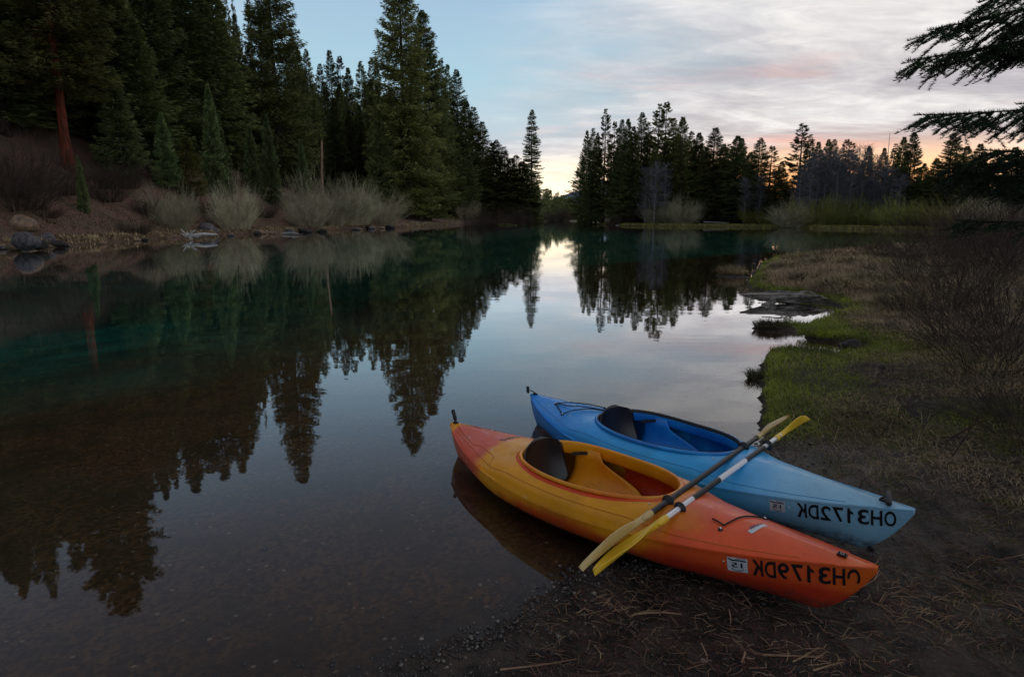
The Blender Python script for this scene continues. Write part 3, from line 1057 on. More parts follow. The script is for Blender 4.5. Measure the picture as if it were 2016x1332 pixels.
LS = 'bare willows along the left shore'
for (u, v, ft, wp, lb) in [(345, 362, 452, 40, 'loose yellow-grey willow left of the white driftwood root'), (466, 352, 452, 48, 'round grey-green willow between the white root and the snag'),
                           (640, 338, 444, 54, 'large mounded grey willow below the snag'), (694, 352, 444, 48, 'middle part of the large grey willow clump, overlapping its mound'),
                           (746, 374, 443, 42, 'lower lilac-grey willow at the right end of the big clump'), (918, 394, 433, 22, 'small rounded willow at the foot of the tall firs'),
                           (610, 372, 448, 34, 'low left edge of the big grey willow clump near the blue-grey rock')]:
    bush_px('willow_shrub', WG, u, v, 0, wp, lb, LS, foot=ft)
LB_ = 'dark leafless brush on the left slope'
for (u, v, ft, wp, lb) in [(-14, 240, 385, 75, 'high dark brush filling the left edge behind the boulders'), (52, 262, 380, 60, 'dark brush left of the red trunk'),
                           (30, 300, 412, 60, 'lower brush above the two big boulders'), (118, 322, 385, 46, 'brush right at the foot of the red-trunked pine'),
                           (190, 312, 372, 42, 'reddish brush right of the red-trunked pine'), (235, 305, 372, 44, 'brush between the lone sapling and the grey-green fir'),
                           (212, 345, 398, 40, 'low brush on the dirt slope right of the lone sapling'), (290, 382, 424, 26, 'low brush left of the loose willow'),
                           (590, 392, 425, 26, 'small brush behind the left end of the big willow clump'), (265, 430, 462, 24, 'low tuft of brush near the stony waterline'),
                           (520, 392, 428, 26, 'low brush right of the round willow'), (400, 388, 420, 24, 'low brush under the tallest sapling'), (560, 372, 402, 24, 'low brush at the foot of the blue-green young fir'),
                           (90, 396, 428, 26, 'small low brush on the dirt above the grey boulders')]:
    bush_px('brush_shrub', WB, u, v, 0, wp, lb, LB_, 2.6, 2.2, foot=ft)
FS = 'willows on the far bank'
for (u, v, Y, wp, y_, lb) in [(1345, 384, 119, 34, 0, 'grey dome-shaped willow standing alone in front of the wooded point'), (1322, 402, 121, 20, 0, 'low grey willow at the left side of the dome-shaped one'),
                              (1290, 392, 122, 26, 0, 'thin bare willow at the waterline of the wooded point'), (1600, 390, 100, 36, 1, 'broad yellow-green willow, first of the right-hand thicket'),
                              (1560, 394, 100, 34, 0, 'grey-based willow leaning over the far waterline'), (1658, 386, 98, 34, 1, 'yellow-green willow second in the right-hand thicket'),
                              (1716, 396, 96, 30, 1, 'green willow third in the right-hand thicket'), (1768, 390, 92, 38, 1, 'green willow fourth in the right-hand thicket'),
                              (1822, 398, 90, 34, 1, 'green willow fifth in the right-hand thicket'), (1880, 392, 86, 44, 1, 'dim green willow sixth in the right-hand thicket'),
                              (1925, 395, 84, 55, 0, 'dim willow seventh in the right-hand thicket'), (1990, 390, 82, 60, 0, 'dim willow at the right end of the far thicket'),
                              (1505, 418, 112, 12, 1, 'tiny green bush right of the fallen pale log'), (1480, 405, 116, 16, 1, 'small green bush left of the thicket')]:
    bush_px('willow_shrub', WY if y_ else WG, u, v, Y, wp, lb, FS)
NB = 'low dark brush on the far left shore'
for i in range(14):
    u = 930 + i * 15 + rng.uniform(-4, 4)
    Y = 112 + i * 12
    bush_px('brush_shrub', WB, u, 404 + rng.uniform(-3, 10), Y, 14, 'low brown bush below the conifers on the distant left shore', NB, 2.6, 2.2)
for i in range(16):
    u = rng.uniform(1190, 1560)
    bush_px('brush_shrub', WB, u, rng.uniform(400, 418), 126, 14, 'low brown bush between the trunks of the wooded point', 'low brush under the wooded point', 2.6, 2.2)


# bare aspens on the right
def aspen_meshes():
    H = 16.0
    A, B, ra, rb = [], [], [], []
    base = np.array([0, 0, 0.0])
    n = 170
    s = rng.uniform(.25, 1, n)
    az = rng.uniform(0, 6.28, n)
    L = (1 - (s - .5) ** 2 * 1.6) * 2.0 * rng.uniform(.5, 1.1, n)
    P0 = np.column_stack([np.zeros(n), np.zeros(n), s * H * .96])
    d = norm(np.column_stack([np.cos(az), np.sin(az), rng.uniform(.5, 1.6, n)]))
    P1 = P0 + d * L[:, None]
    A.append(P0); B.append(P1); ra.append(np.full(n, .022)); rb.append(np.full(n, .008))
    for q in range(7):
        f = rng.uniform(.2, 1, n)
        p_ = P0 + (P1 - P0) * f[:, None]
        e_ = p_ + norm(d + rng.normal(0, .6, (n, 3)) + np.array([0, 0, .3])) * rng.uniform(.5, 1.1, n)[:, None]
        A.append(p_); B.append(e_); ra.append(np.full(n, .012)); rb.append(np.full(n, .006))
    V, F_ = prism_segments(np.concatenate(A), np.concatenate(B), np.concatenate(ra), np.concatenate(rb))
    return mesh('aspen_crown', V, F_, M_ASPEN), trunk_mesh('aspen_trunk', H * .97, .13, .02, M_PALEBARK, (), .01)


ASP = [aspen_meshes() for _ in range(2)]
for i, (u, v, Y) in enumerate([(1578, 330, 104), (1588, 316, 106), (1602, 300, 104), (1616, 296, 108), (1630, 300, 105), (1645, 294, 108), (1656, 292, 104), (1668, 300, 106), (1682, 296, 104),
                               (1694, 288, 107), (1706, 286, 104), (1718, 296, 106), (1730, 305, 103), (1745, 318, 102), (1760, 330, 100), (1776, 344, 98), (1273, 330, 121), (1292, 318, 119), (1312, 322, 121), (1470, 350, 117), (1500, 345, 116)]):
    p = aty(u, v, Y)
    z0 = gz(p[0], Y)
    e = empty('aspen_tree', (p[0], Y, z0), random.uniform(0, 6.28))
    h = p[2] - z0
    e.scale = (.95, .95, h / 16)
    cm, tm = ASP[i % 2]
    link('trunk', tm, e)
    link('crown', cm, e)
    tag(e, 'leafless pale-trunked tree, %s' % ((ORD[i] + ' from the left in the bare grove across the river') if i < 16 else (ORD[i - 16] + ' of the few standing among firs of the point')), 'tree', 'bare deciduous trees across the river')

# snags
p0 = hit(637, 418)
p1 = aty(633, 272, p0[1])
z0 = p0[2]
e = empty('snag', (p0[0], p0[1], z0), 0)
mb = MB()
mb.tube([(0, 0, -.5), (.03, 0, (p1[2] - z0) * .5), (p1[0] - p0[0], 0, p1[2] - z0 - .5), (p1[0] - p0[0] + .05, 0, p1[2] - z0)], [.24, .2, .16, .07], 9)
mb.build('trunk', M_SNAG, e)
mb = MB()
mb.tube([(.1, -.1, (p1[2] - z0) * .55), (.45, -.2, (p1[2] - z0) * .6)], [.04, .015], 6)
mb.tube([(-.1, -.05, (p1[2] - z0) * .75), (-.4, -.2, (p1[2] - z0) * .78)], [.03, .012], 6)
mb.build('branch_stub', M_SNAG, e)
tag(e, 'broken pole-like dead trunk standing above the large grey willow', 'dead tree')
for (ub, vb, ut, vt, Y, r_, mt, lb) in [(1747, 330, 1752, 262, 112, .10, M_PALEBARK, 'thin leaning dead pole sticking out of the treetops on the right'),
                                       (598, 275, 597, 228, 80, .13, M_WHITEWOOD, 'white stump of a broken trunk between the dark firs')]:
    if Y == 80:
        pb = hit(600, 372)
        Y = pb[1]
        pt = aty(ut, vt, Y)
    else:
        pb, pt = aty(ub, vb, Y), aty(ut, vt, Y)
    z0 = gz(pb[0], Y)
    e = empty('snag', (pb[0], Y, z0), 0)
    mb = MB()
    h = pt[2] - z0
    mb.tube([(0, 0, -.3), (0, 0, h * .5), (pt[0] - pb[0], 0, h)], [r_, r_ * .8, r_ * .3], 7)
    mb.build('trunk', mt, e)
    mb = MB()
    mb.tube([(0, 0, h * .6), (.4, 0, h * .62)], [r_ * .3, .01], 5)
    mb.build('branch_stub', mt, e)
    tag(e, lb, 'dead tree')


# ---------------------------------------------------------------- rocks and driftwood
def rock_mesh(name, seed, mat, sx=1, sy=1, sz=.75, sub=3, flat=.3):
    import bmesh
    bm = bmesh.new()
    bmesh.ops.create_icosphere(bm, subdivisions=sub, radius=1)
    r = random.Random(seed)
    planes = [(Vector((r.uniform(-1, 1), r.uniform(-1, 1), r.uniform(-.4, 1))).normalized(), r.uniform(.62, .92)) for _ in range(9)]
    off = Vector((seed * 3.1, seed * 1.7, 0))
    for v in bm.verts:
        c = v.co.copy()
        for n_, d_ in planes:
            k = c.dot(n_)
            if k > d_:
                c -= n_ * (k - d_) * .9
        c *= 1 + .10 * mnoise.fractal(c * 1.6 + off, .8, 2.1, 4)
        c += c.normalized() * .04 * mnoise.fractal(c * 6 + off, .8, 2.1, 3)
        v.co = Vector((c.x * sx, c.y * sy, c.z * sz))
    me = bpy.data.meshes.new(name)
    bm.to_mesh(me)
    bm.free()
    me.polygons.foreach_set('use_smooth', [True] * len(me.polygons))
    me.materials.append(mat)
    return me


def rock_mat(name, a, b_, c_=None):
    m, t, b = material(name, .85, .3)
    o = t.n('ShaderNodeTexCoord').outputs['Object']
    n = t.noise(o, 3.0, 8, .7)
    col = t.mix(t.ss(n, .35, .65), a, b_)
    if c_:
        col = t.mix(t.ss(t.noise(o, 1.3, 4, .6), .5, .66), col, c_)
    t.put(b.inputs['Base Color'], col)
    bump(t, b, t.noise(o, 9, 8, .75), .06, .8)
    return m


M_ROCK = rock_mat('grey_rock', (.035, .032, .035), (.12, .11, .115))
M_ROCKTAN = rock_mat('tan_rock', (.12, .075, .045), (.30, .20, .13), (.08, .07, .06))
M_ROCKDARK = rock_mat('dark_rock', (.012, .011, .011), (.040, .035, .033))
RK = [rock_mesh('rock', s, M_ROCK) for s in (1, 2, 3)]
RKT = [rock_mesh('rock_tan', s, M_ROCKTAN) for s in (5, 6)]
RKD = [rock_mesh('rock_dark', s, M_ROCKDARK) for s in (8, 9)]


def rock(mes, u, v, wpx, label, group=None, sz=1.0, z=.02, sink=.25, k=0):
    p = onz(u, v, z)
    r_ = wpx / 2 / FPX * p[1]
    o = link('boulder' if wpx > 30 else 'rock', mes[k % len(mes)])
    o.location = (p[0], p[1] + r_ * .5, z + r_ * .5 * sz * (1 - sink))
    o.rotation_euler = (0, 0, random.uniform(0, 6.28))
    o.scale = (r_, r_, r_ * sz)
    return tag(o, label, 'boulder' if wpx > 30 else 'rock', group)


rock(RK, 44, 484, 52, 'largest rounded grey boulder at the left shoreline', sz=1.0, z=.3)
rock(RKD, 70, 488, 34, 'dark boulder leaning on the right side of the largest grey one', sz=.9, z=.15, k=1)
rock(RKT, 22, 490, 32, 'brownish boulder at the water left of the largest grey one', sz=.8, z=.1)
rock(RK, 14, 478, 34, 'grey boulder cut by the left edge of the photo', sz=.8, z=.2, k=2)
rock(RKD, 112, 484, 24, 'dark block lying right of the big grey boulder', sz=.8, z=.1, k=1)
p = onz(38, 470, .6)
h_ = hit(40, 452)
o = link('boulder', RKT[1])
o.location = (h_[0], h_[1] + .3, h_[2] + .35)
o.scale = (1.0, .9, .85)
tag(o, 'tan boulder with a lit orange top behind the big grey one', 'boulder')
rock(RK, 84, 478, 36, 'grey boulder against the right side of the big grey one', sz=1.0, z=.2, k=1)
rock(RK, 405, 463, 42, 'pointed grey boulder beside the white driftwood root', sz=1.05, k=2)
rock(RKD, 325, 466, 24, 'dark flat rock in the turf left of the white root', sz=.6)
rock(RKD, 544, 447, 26, 'dark rounded rock behind the white log end', sz=.8, z=.3)
rock(RK, 581, 452, 24, 'blue-grey rock at the water left of the grey willow clump', sz=.8)
rock(RK, 485, 452, 20, 'grey stone on the bank right of the round willow', sz=.7, z=.3)
for i in range(34):
    u = rng.uniform(0, 790)
    v = np.interp(u, [0, 200, 400, 600, 800], [491, 481, 466, 456, 448]) + rng.uniform(-2, 2)
    rock([RK, RKD, RKT][i % 3] if i % 7 else RKT, u, v, rng.uniform(9, 22), 'small stone in the rocky edge of the left shore', 'stones edging the left shore', sz=rng.uniform(.4, .8), k=i)
for i in range(22):
    u = rng.uniform(800, 1130)
    v = np.interp(u, [800, 1000, 1130], [446, 437, 434])
    rock(RK, u, v, rng.uniform(5, 10), 'tiny pale stone on the distant left shore', 'stones on the distant left shore', sz=.5, k=i)
rock(RKD, 1681, 692, 52, 'round dark boulder half sunk in the mud by the little inlet', sz=.78, z=.05, sink=.2)
rock(RKD, 1503, 745, 16, 'small dark clod beside the sedge tuft in the water', sz=.8)
rock(RKD, 1437, 888, 7, 'tiny dark pebble at the mud edge behind the paddles', sz=.6)


def log_mesh(name, pts, rad, mat, seg=12, rough=.22, seed=1):
    P = np.array(pts, float)
    n = 26
    tt = np.linspace(0, 1, len(P))
    ti = np.linspace(0, 1, n)
    Q = np.column_stack([np.interp(ti, tt, P[:, k]) for k in range(3)])
    rr = np.interp(ti, tt, rad)
    mb = MB()
    mb.tube(Q, rr, seg)
    V = np.concatenate(mb.V)
    ctr = np.repeat(Q, seg, 0)
    out = []
    for i in range(len(V)):
        q = V[i]
        d = q - ctr[i] if i < len(ctr) else np.zeros(3)
        f = mnoise.fractal(Vector(q * np.array([2.2, 7, 7])) + Vector((seed, 0, 0)), .7, 2.0, 4)
        out.append(q + d * f * rough * 2)
    mb.V = [np.array(out)]
    return mb


# weathered stump lying in the shallows
c = onz(1540, 600, 0)
e = empty('driftwood_log', (c[0] + .05, c[1] + .15, 0), R(-4))
e.scale = (.98, .85, .95)
mb = log_mesh('trunk', [(-.84, -.02, .20), (-.60, .0, .17), (-.15, .02, .14), (.30, .04, .12), (.62, .05, .09), (.80, .07, .10)], [.015, .065, .115, .12, .085, .020], M_DRIFT, 18, .13, 3)
mb.build('trunk', M_DRIFT, e, True, 50)
mb = log_mesh('root', [(-.42, -.12, .265), (-.15, -.15, .285), (.10, -.12, .27)], [.014, .026, .014], M_WHITEWOOD, 8, .4, 9)
mb.build('root', M_PALEBARK, e)
mb = log_mesh('root', [(.35, -.04, .16), (.62, -.08, .19), (.88, -.10, .13)], [.06, .04, .010], M_DRIFT, 8, .5, 5)
mb.build('root', M_DRIFT, e)
mb = log_mesh('root', [(.30, .10, .20), (.52, .12, .25), (.70, .12, .22)], [.05, .035, .012], M_DRIFT, 8, .5, 15)
mb.build('root', M_DRIFT, e)
mb = log_mesh('root', [(-.2, -.08, .05), (-.40, -.20, .0), (-.52, -.28, -.06)], [.08, .05, .02], M_DRIFT, 8, .5, 7)
mb.build('root', M_DRIFT, e)
tag(e, 'weathered grey driftwood stump with a pointed end lying in the shallows on the right', 'log')
# white root on the left shore
c = onz(372, 470, .1)
e = empty('driftwood_root', (c[0], c[1], .1), 0)
mb = MB()
rr = random.Random(4)
for i in range(17):
    a = rr.uniform(0, 6.28)
    L = rr.uniform(.35, 1.0)
    p_ = np.array([math.cos(a) * L, math.sin(a) * L * .5, rr.uniform(-.1, .75)])
    mb.tube([(0, 0, .2), p_ * .5 + np.array([0, 0, rr.uniform(0, .2)]), p_], [.09, .05, .012], 6)
mb.build('root', M_WHITEWOOD, e)
mb = MB()
mb.tube([(.1, .1, .2), (.9, .5, .35), (1.7, .9, .3)], [.14, .11, .06], 8)
mb.build('trunk', M_WHITEWOOD, e)
tag(e, 'bleached white tangle of roots at the left waterline beside the pointed boulder', 'driftwood')


def stick(name, A, B, r0, r1, mat, label, cat='branch', group=None, bend=.05, twig=True):
    A, B = np.array(A, float), np.array(B, float)
    L = np.linalg.norm(B - A)
    e = empty(name, tuple(A))
    mb = MB()
    off = np.array([rng.normal(), rng.normal(), abs(rng.normal()) * .3]) * bend * L
    D = B - A
    mb.tube([np.zeros(3), D * .3 + off * .7, D * .65 + off, D], [r0, r0 * .9, (r0 + r1) / 2, r1], 6)
    if twig:
        mb.tube([D * .55 + off * .9, D * .75 + off * 2 + np.array([0, 0, .02 * L])], [r0 * .5, r1 * .5], 5)
    o = mb.build('wood', mat, e)
    tag(e, label, cat, group)
    return e


def stickpx(u0, v0, u1, v1, z, r0, mat, label, group=None, name='fallen_branch', **k):
    a, b_ = onz(u0, v0, z), onz(u1, v1, z)
    stick(name, a, b_, r0, r0 * .4, mat, label, 'branch', group, **k)


stickpx(556, 459, 588, 460, .12, .10, M_WHITEWOOD, 'short white log lying at the waterline left of the grey willow clump')
PB = 'bleached branches at the distant left waterline'
for i in range(20):
    u = rng.uniform(770, 960)
    v = np.interp(u, [770, 960], [446, 438.5])
    a = onz(u, v, .12)
    b_ = a + np.array([rng.uniform(-1.6, 1.6), rng.uniform(-.5, .5), rng.uniform(-.1, 1.0)])
    stick('fallen_branch', a, b_, .07, .02, M_WHITEWOOD, 'bleached branch in the litter of dead wood at the foot of the tall firs', 'branch', PB)
stick('fallen_branch', aty(1385, 437, 118), aty(1435, 439, 118), .16, .08, M_PALEBARK, 'fallen pale log on the green meadow of the far bank', 'branch', None, bend=.02, twig=False)
stick('fallen_branch', aty(1211, 446, 124), aty(1219, 443, 124), .22, .10, M_PALEBARK, 'small pale stump at the waterline of the wooded point', 'branch', None, twig=False)
stickpx(982, 442, 1018, 443, .08, .12, M_WILLOW_Y, 'thin yellow-green log floating near the distant shore')

# ---------------------------------------------------------------- grasses
def blades(P, H, W, lean, mat, name, az=None, kind='stuff', label=None, flat=0.0, clumpdir=None):
    """curved three-sided grass blades: 2 segments each"""
    n = len(P)
    az = rng.uniform(0, 2 * math.pi, n) if az is None else az
    d = np.stack([np.cos(az), np.sin(az), np.zeros(n)], 1)
    sd = np.stack([-np.sin(az + rng.normal(0, .8, n)), np.cos(az + rng.normal(0, .8, n)), np.zeros(n)], 1)
    H = H[:, None]; W = W[:, None]; lean = lean[:, None]
    up = np.array([0, 0, 1.0])
    m_ = P + d * H * lean * .35 + up * H * .55 * np.sqrt(np.clip(1 - lean * .6, .05, 1))
    e_ = P + d * H * lean + up * H * np.clip(1 - lean * .75, .04, 1)
    V = np.stack([P - sd * W / 2, P + sd * W / 2, m_ - sd * W * .38, m_ + sd * W * .38, e_], 1).reshape(-1, 3)
    b_ = np.arange(n)[:, None] * 5
    F_ = np.concatenate([b_ + np.array([[0, 1, 3]]), b_ + np.array([[0, 3, 2]]), b_ + np.array([[2, 3, 4]])])
    return mesh(name, V, F_, mat)


def scatter(n, rmin, rmax, a0, a1):
    r = np.exp(rng.uniform(math.log(rmin), math.log(rmax), n))
    a = rng.uniform(R(a0), R(a1), n)
    return np.stack([r * np.sin(a), r * np.cos(a)], 1), r


M_GRASS = leaf_mat('green_grass', (.080, .105, .012), (.30, .36, .038), .1, .6)
M_DRYGRASS = leaf_mat('dry_grass', (.12, .090, .050), (.42, .32, .18), .1, .8)
M_MOSS = leaf_mat('moss_green', (.06, .068, .010), (.20, .20, .026), .1, .8)
M_SEDGE = leaf_mat('sedge', (.035, .032, .016), (.10, .085, .04), .1, .7)
for o_ in (M_GRASS, M_DRYGRASS):
    pass

P2, r_ = scatter(520000, 2.2, 36, 8, 52)
z_, sn_, _, _ = height(P2)
turf = np.clip(sst(vnoise(P2, 1.1, 11) + vnoise(P2, 3.7, 12) * .5, -.10, .5) * sst(sn_, .25, .9) * sst(P2[:, 0] + P2[:, 1] * .35, 2.5, 3.4)
               + sst(sn_, -0.01, .06) * sst(P2[:, 1], 4.4, 5.0) * sst(sn_ + vnoise(P2, 1.7, 71) * .35, 1.15, .40) * 2.6, 0, 1.8)
track = np.exp(-((P2[:, 0] - (2.9 + (P2[:, 1] - 5) * .18)) / .42) ** 2) * sst(P2[:, 1], 7.6, 6.6)
keep = (rng.random(len(P2)) < np.where(turf > 1, turf * .62, turf * .38) * (1 - .85 * track)) & (z_ > .005)
P2, z_, r_, sn_ = P2[keep], z_[keep], r_[keep], sn_[keep]
edge = sst(sn_, 1.0, .2) * sst(P2[:, 1], 4.4, 5.6)
Hh = (rng.uniform(.012, .038, len(P2)) + edge * rng.uniform(.0, .07, len(P2))) * (1 + .02 * r_)
me = blades(np.column_stack([P2, z_ - .004]), Hh, np.maximum(.0022, r_ * .0007), rng.uniform(.2, 1.0, len(P2)), M_GRASS, 'green_grass')
tag(link('green_grass', me), 'short green grass and moss on the near right bank', 'grass', kind='stuff')

P2, r_ = scatter(420000, 1.9, 9, 14, 52)
z_, sn_, _, _ = height(P2)
mk = sst(vnoise(P2, 1.5, 61) + vnoise(P2, 5.5, 62) * .6, .05, .42) * sst(sn_, .2, .6) * sst(P2[:, 0] + P2[:, 1] * .25, 2.35, 2.9)
keep = rng.random(len(P2)) < mk * .5
P2, z_, r_ = P2[keep], z_[keep], r_[keep]
me = blades(np.column_stack([P2, z_ - .001 + np.clip(vnoise(P2, 4.2, 8), 0, 1) * .03]), rng.uniform(.006, .020, len(P2)), np.maximum(.0022, r_ * .0006), rng.uniform(.2, 1.0, len(P2)), M_MOSS, 'moss')
tag(link('moss', me), 'yellow-green moss patches on the dark mud right of the kayaks', 'moss', kind='stuff')

P2, r_ = scatter(440000, 2.4, 44, 8, 54)
z_, sn_, _, _ = height(P2)
dm = sst(vnoise(P2, .8, 21) + vnoise(P2, 2.9, 22) * .6, -.45, .35) * sst(sn_, .15, .8)
farb = sst(P2[:, 1], 9, 12)
dens = np.clip(dm * (.55 + .7 * farb + .7 * sst(P2[:, 0], 2.8, 6)), 0, 1) * sst(P2[:, 0] + P2[:, 1] * .3, 3.3, 4.8)
keep = (rng.random(len(P2)) < dens * .75) & (z_ > .01)
P2, z_, r_, farb = P2[keep], z_[keep], r_[keep], farb[keep]
base_az = vnoise(P2, .6, 31) * 3 + 2.5
mound = np.clip(vnoise(P2, 1.3, 41), 0, 1) * sst(P2[:, 1], 9, 12)
Hh = rng.uniform(.05, .16, len(P2)) * (1 + 1.3 * farb) * (1 + mound)
me = blades(np.column_stack([P2, z_ - .004 + mound * .12]), Hh, np.maximum(.0018, r_ * .0006), rng.uniform(.55, 1.25, len(P2)), M_DRYGRASS, 'dry_grass', az=base_az + rng.normal(0, .8, len(P2)))
tag(link('dry_grass', me), 'flattened straw-coloured dry grass across the right bank', 'grass', kind='stuff')

P2, r_ = scatter(26000, 3.0, 30, 10, 50)
z_, sn_, _, _ = height(P2)
keep = (sn_ > .03) & (P2[:, 1] > 4.4) & (rng.random(len(P2)) < np.clip(sst(vnoise(P2, 2.1, 81), -.3, .5), .05, 1))
P2, z_, r_ = P2[keep], z_[keep], r_[keep]
me = blades(np.column_stack([P2, z_ - .004]), rng.uniform(.06, .24, len(P2)), np.maximum(.002, r_ * .0005), rng.uniform(.3, 1.5, len(P2)), M_DRYGRASS, 'dead_stems')
tag(link('dead_stems', me), 'bent dead stems standing among the green turf of the right bank', 'grass', kind='stuff')

# far banks' grass fringe
def fringe(poly_pts, n, h0, h1, w0, mat, name, label, inset=1.2):
    pp = np.array(poly_pts, float)
    seg = rng.integers(0, len(pp) - 1, n)
    L = np.linalg.norm(pp[1:] - pp[:-1], axis=1)
    seg = rng.choice(len(L), n, p=L / L.sum())
    f = rng.random(n)[:, None]
    P = pp[seg] + (pp[seg + 1] - pp[seg]) * f
    P = P + rng.normal(0, inset, (n, 2))
    z = height(P)[0]
    k = z > .02
    P, z = P[k], z[k]
    me = blades(np.column_stack([P, z - .02]), rng.uniform(h0, h1, len(P)), np.full(len(P), w0), rng.uniform(.2, .9, len(P)), mat, name)
    tag(link(name, me), label, 'grass', kind='stuff')


fringe(LEFT[3:12], 30000, .12, .4, .05, M_DRYGRASS, 'shore_grass', 'pale dry grass hanging over the left waterline', 1.3)
fringe(FAR[1:11], 30000, .15, .5, .08, M_WILLOW_Y, 'meadow_grass', 'green meadow grass along the far bank', 2.4)
fringe([(-27, 36), (-30, 46), (-31, 60), (-29, 74)], 16000, .08, .3, .04, M_SEDGE, 'slope_grass', 'sparse grass and twigs on the dirt slope of the left bank', 2.6)


def tuft(x, y, z, rad, h, n, mat, label, group=None, name='sedge_tuft', lean=(.2, 1.1)):
    a = rng.uniform(0, 6.28, n)
    r = rad * np.sqrt(rng.random(n))
    P = np.column_stack([r * np.cos(a), r * np.sin(a) * .8, np.zeros(n) + h * .1 * (1 - (r / rad) ** 2)])
    me = blades(P, rng.uniform(.5, 1.1, n) * h, np.full(n, max(.003, y * .0006)), rng.uniform(*lean, n), mat, name, az=a + rng.normal(0, .5, n))
    o = link(name, me)
    o.location = (x, y, z)
    return tag(o, label, 'grass tuft', group)


tuft(I2[0], I2[1], .0, .12, .17, 700, M_SEDGE, 'dark sedge tuft standing alone in the water off the green turf')
p = onz(1524, 712)
tuft(p[0], p[1], .0, .05, .09, 200, M_SEDGE, 'little sedge tuft between the lone tuft and the bright turf')
tuft(I1[0] - .2, I1[1], .02, .26, .20, 1100, M_SEDGE, 'left half of the small grassy islet in front of the driftwood stump')
tuft(I1[0] + .2, I1[1] + .05, .02, .28, .16, 1000, M_GRASS, 'greener right half of the small grassy islet in front of the stump')
tuft(I3[0], I3[1], .03, .35, .40, 900, M_DRYGRASS, 'round pale tuft standing in the river beyond the grassy point')
tuft(4.55, 9.0, .05, .35, .22, 900, M_GRASS, 'bright green tuft at the head of the little inlet')
HM = 'dry tussocks on the grassy point'
for (u, v, s) in [(1600, 548, .55), (1665, 560, .6), (1730, 556, .65), (1560, 522, .6), (1640, 520, .7), (1780, 590, .5), (1700, 525, .7), (1830, 560, .7)]:
    p = onz(u, v, .25)
    tuft(p[0], p[1], gz(p[0], p[1]), s, .48, 1300, M_DRYGRASS, 'mounded dry tussock among the flattened straw of the grassy point', HM, 'grass_tussock', (.6, 1.5))

# ---------------------------------------------------------------- near brush on the right
NBR = [shrub_mesh('near_brush', 1.6, 1.3, 85, M_BRUSH, 9, .0048, wild=.5, arch=.3, base_r=.4) for _ in range(3)]
NG = 'bare reddish-brown shrubs on the near right bank'
spots = [(1800, 560, 1.3, .95), (1870, 600, 1.5, 1.2), (1930, 560, 1.9, 1.5), (1985, 640, 1.4, 1.1), (2010, 700, 1.2, 1.0), (1760, 520, 1.2, 1.2), (1830, 520, 1.7, 1.6), (1900, 520, 2.2, 1.8),
         (1960, 530, 2.3, 1.8), (2035, 560, 2.2, 1.5), (1700, 500, 1.1, 1.2), (1880, 660, .9, .8), (1945, 730, .8, .7), (1790, 610, .7, .7), (2040, 820, .9, .7), (1640, 497, .9, 1.0), (2000, 500, 3.0, 2.4), (1930, 492, 3.0, 2.6), (1850, 490, 2.4, 2.2)]
for i, (u, v, h, wd) in enumerate(spots):
    p = onz(u, v, .25)
    e = link('brush_shrub', NBR[i % 3])
    e.location = (p[0], p[1], gz(p[0], p[1]) - .02)
    e.rotation_euler = (0, 0, random.uniform(0, 6.28))
    e.scale = (wd / 1.3, wd / 1.3, h / 1.6)
    tag(e, 'bare reddish-brown shrub of thin twigs in the tangled thicket on the near right bank' if u > 1720 else ('thin bare shrub standing apart at the far left end of the near thicket' if u < 1660 else 'bare shrub on the grassy point, just left of the tangled thicket'), 'shrub', NG)
M_TWIG = bark('twig_bark', (.02, .012, .01), (.07, .045, .035), 8)

# ---------------------------------------------------------------- kayaks
def plastic(name, build, rough=.30):
    m, t, b = material(name, rough, .36)
    o = t.n('ShaderNodeTexCoord').outputs['Object']
    c = build(t, o)
    sc = t.noise(t.vscale(o, (9, 60, 60)), 1.0, 5, .8)
    sc2 = t.noise(o, 55, 3, .7)
    c = t.mix(t.math('MULTIPLY', t.ss(sc, .58, .68), .45), c, (.08, .05, .04))
    sc3 = t.noise(t.vscale(o, (70, 9, 40)), 1.0, 4, .8)
    c = t.mix(t.math('MULTIPLY', t.ss(sc3, .64, .70), .4), c, (.45, .36, .30))
    c = t.mix(t.math('MULTIPLY', t.ss(sc2, .62, .78), .45), c, (.16, .12, .10))
    zz_ = t.n('ShaderNodeSeparateXYZ', ins={0: o}).outputs[2]
    mudl = t.math('MULTIPLY', t.ss(t.math('ADD', zz_, t.math('MULTIPLY', t.noise(o, 6, 6, .75), -.16)), .035, -.03), t.ss(t.noise(o, 28, 5, .8), .40, .62))
    c = t.mix(t.math('MULTIPLY', mudl, .75), c, (.07, .052, .040))
    dirt = t.ss(t.noise(o, 2.3, 6, .7), .35, .75, .94, .70)
    hs = t.n('ShaderNodeHueSaturation')
    t.put(hs.inputs['Color'], c)
    t.put(hs.inputs['Value'], dirt)
    t.put(b.inputs['Base Color'], hs.outputs[0])
    t.put(b.inputs['Roughness'], t.ss(t.noise(o, 12, 5, .7), .3, .7, rough - .08, rough + .16))
    bump(t, b, t.noise(o, 160, 3, .6), .0006, .5)
    return m


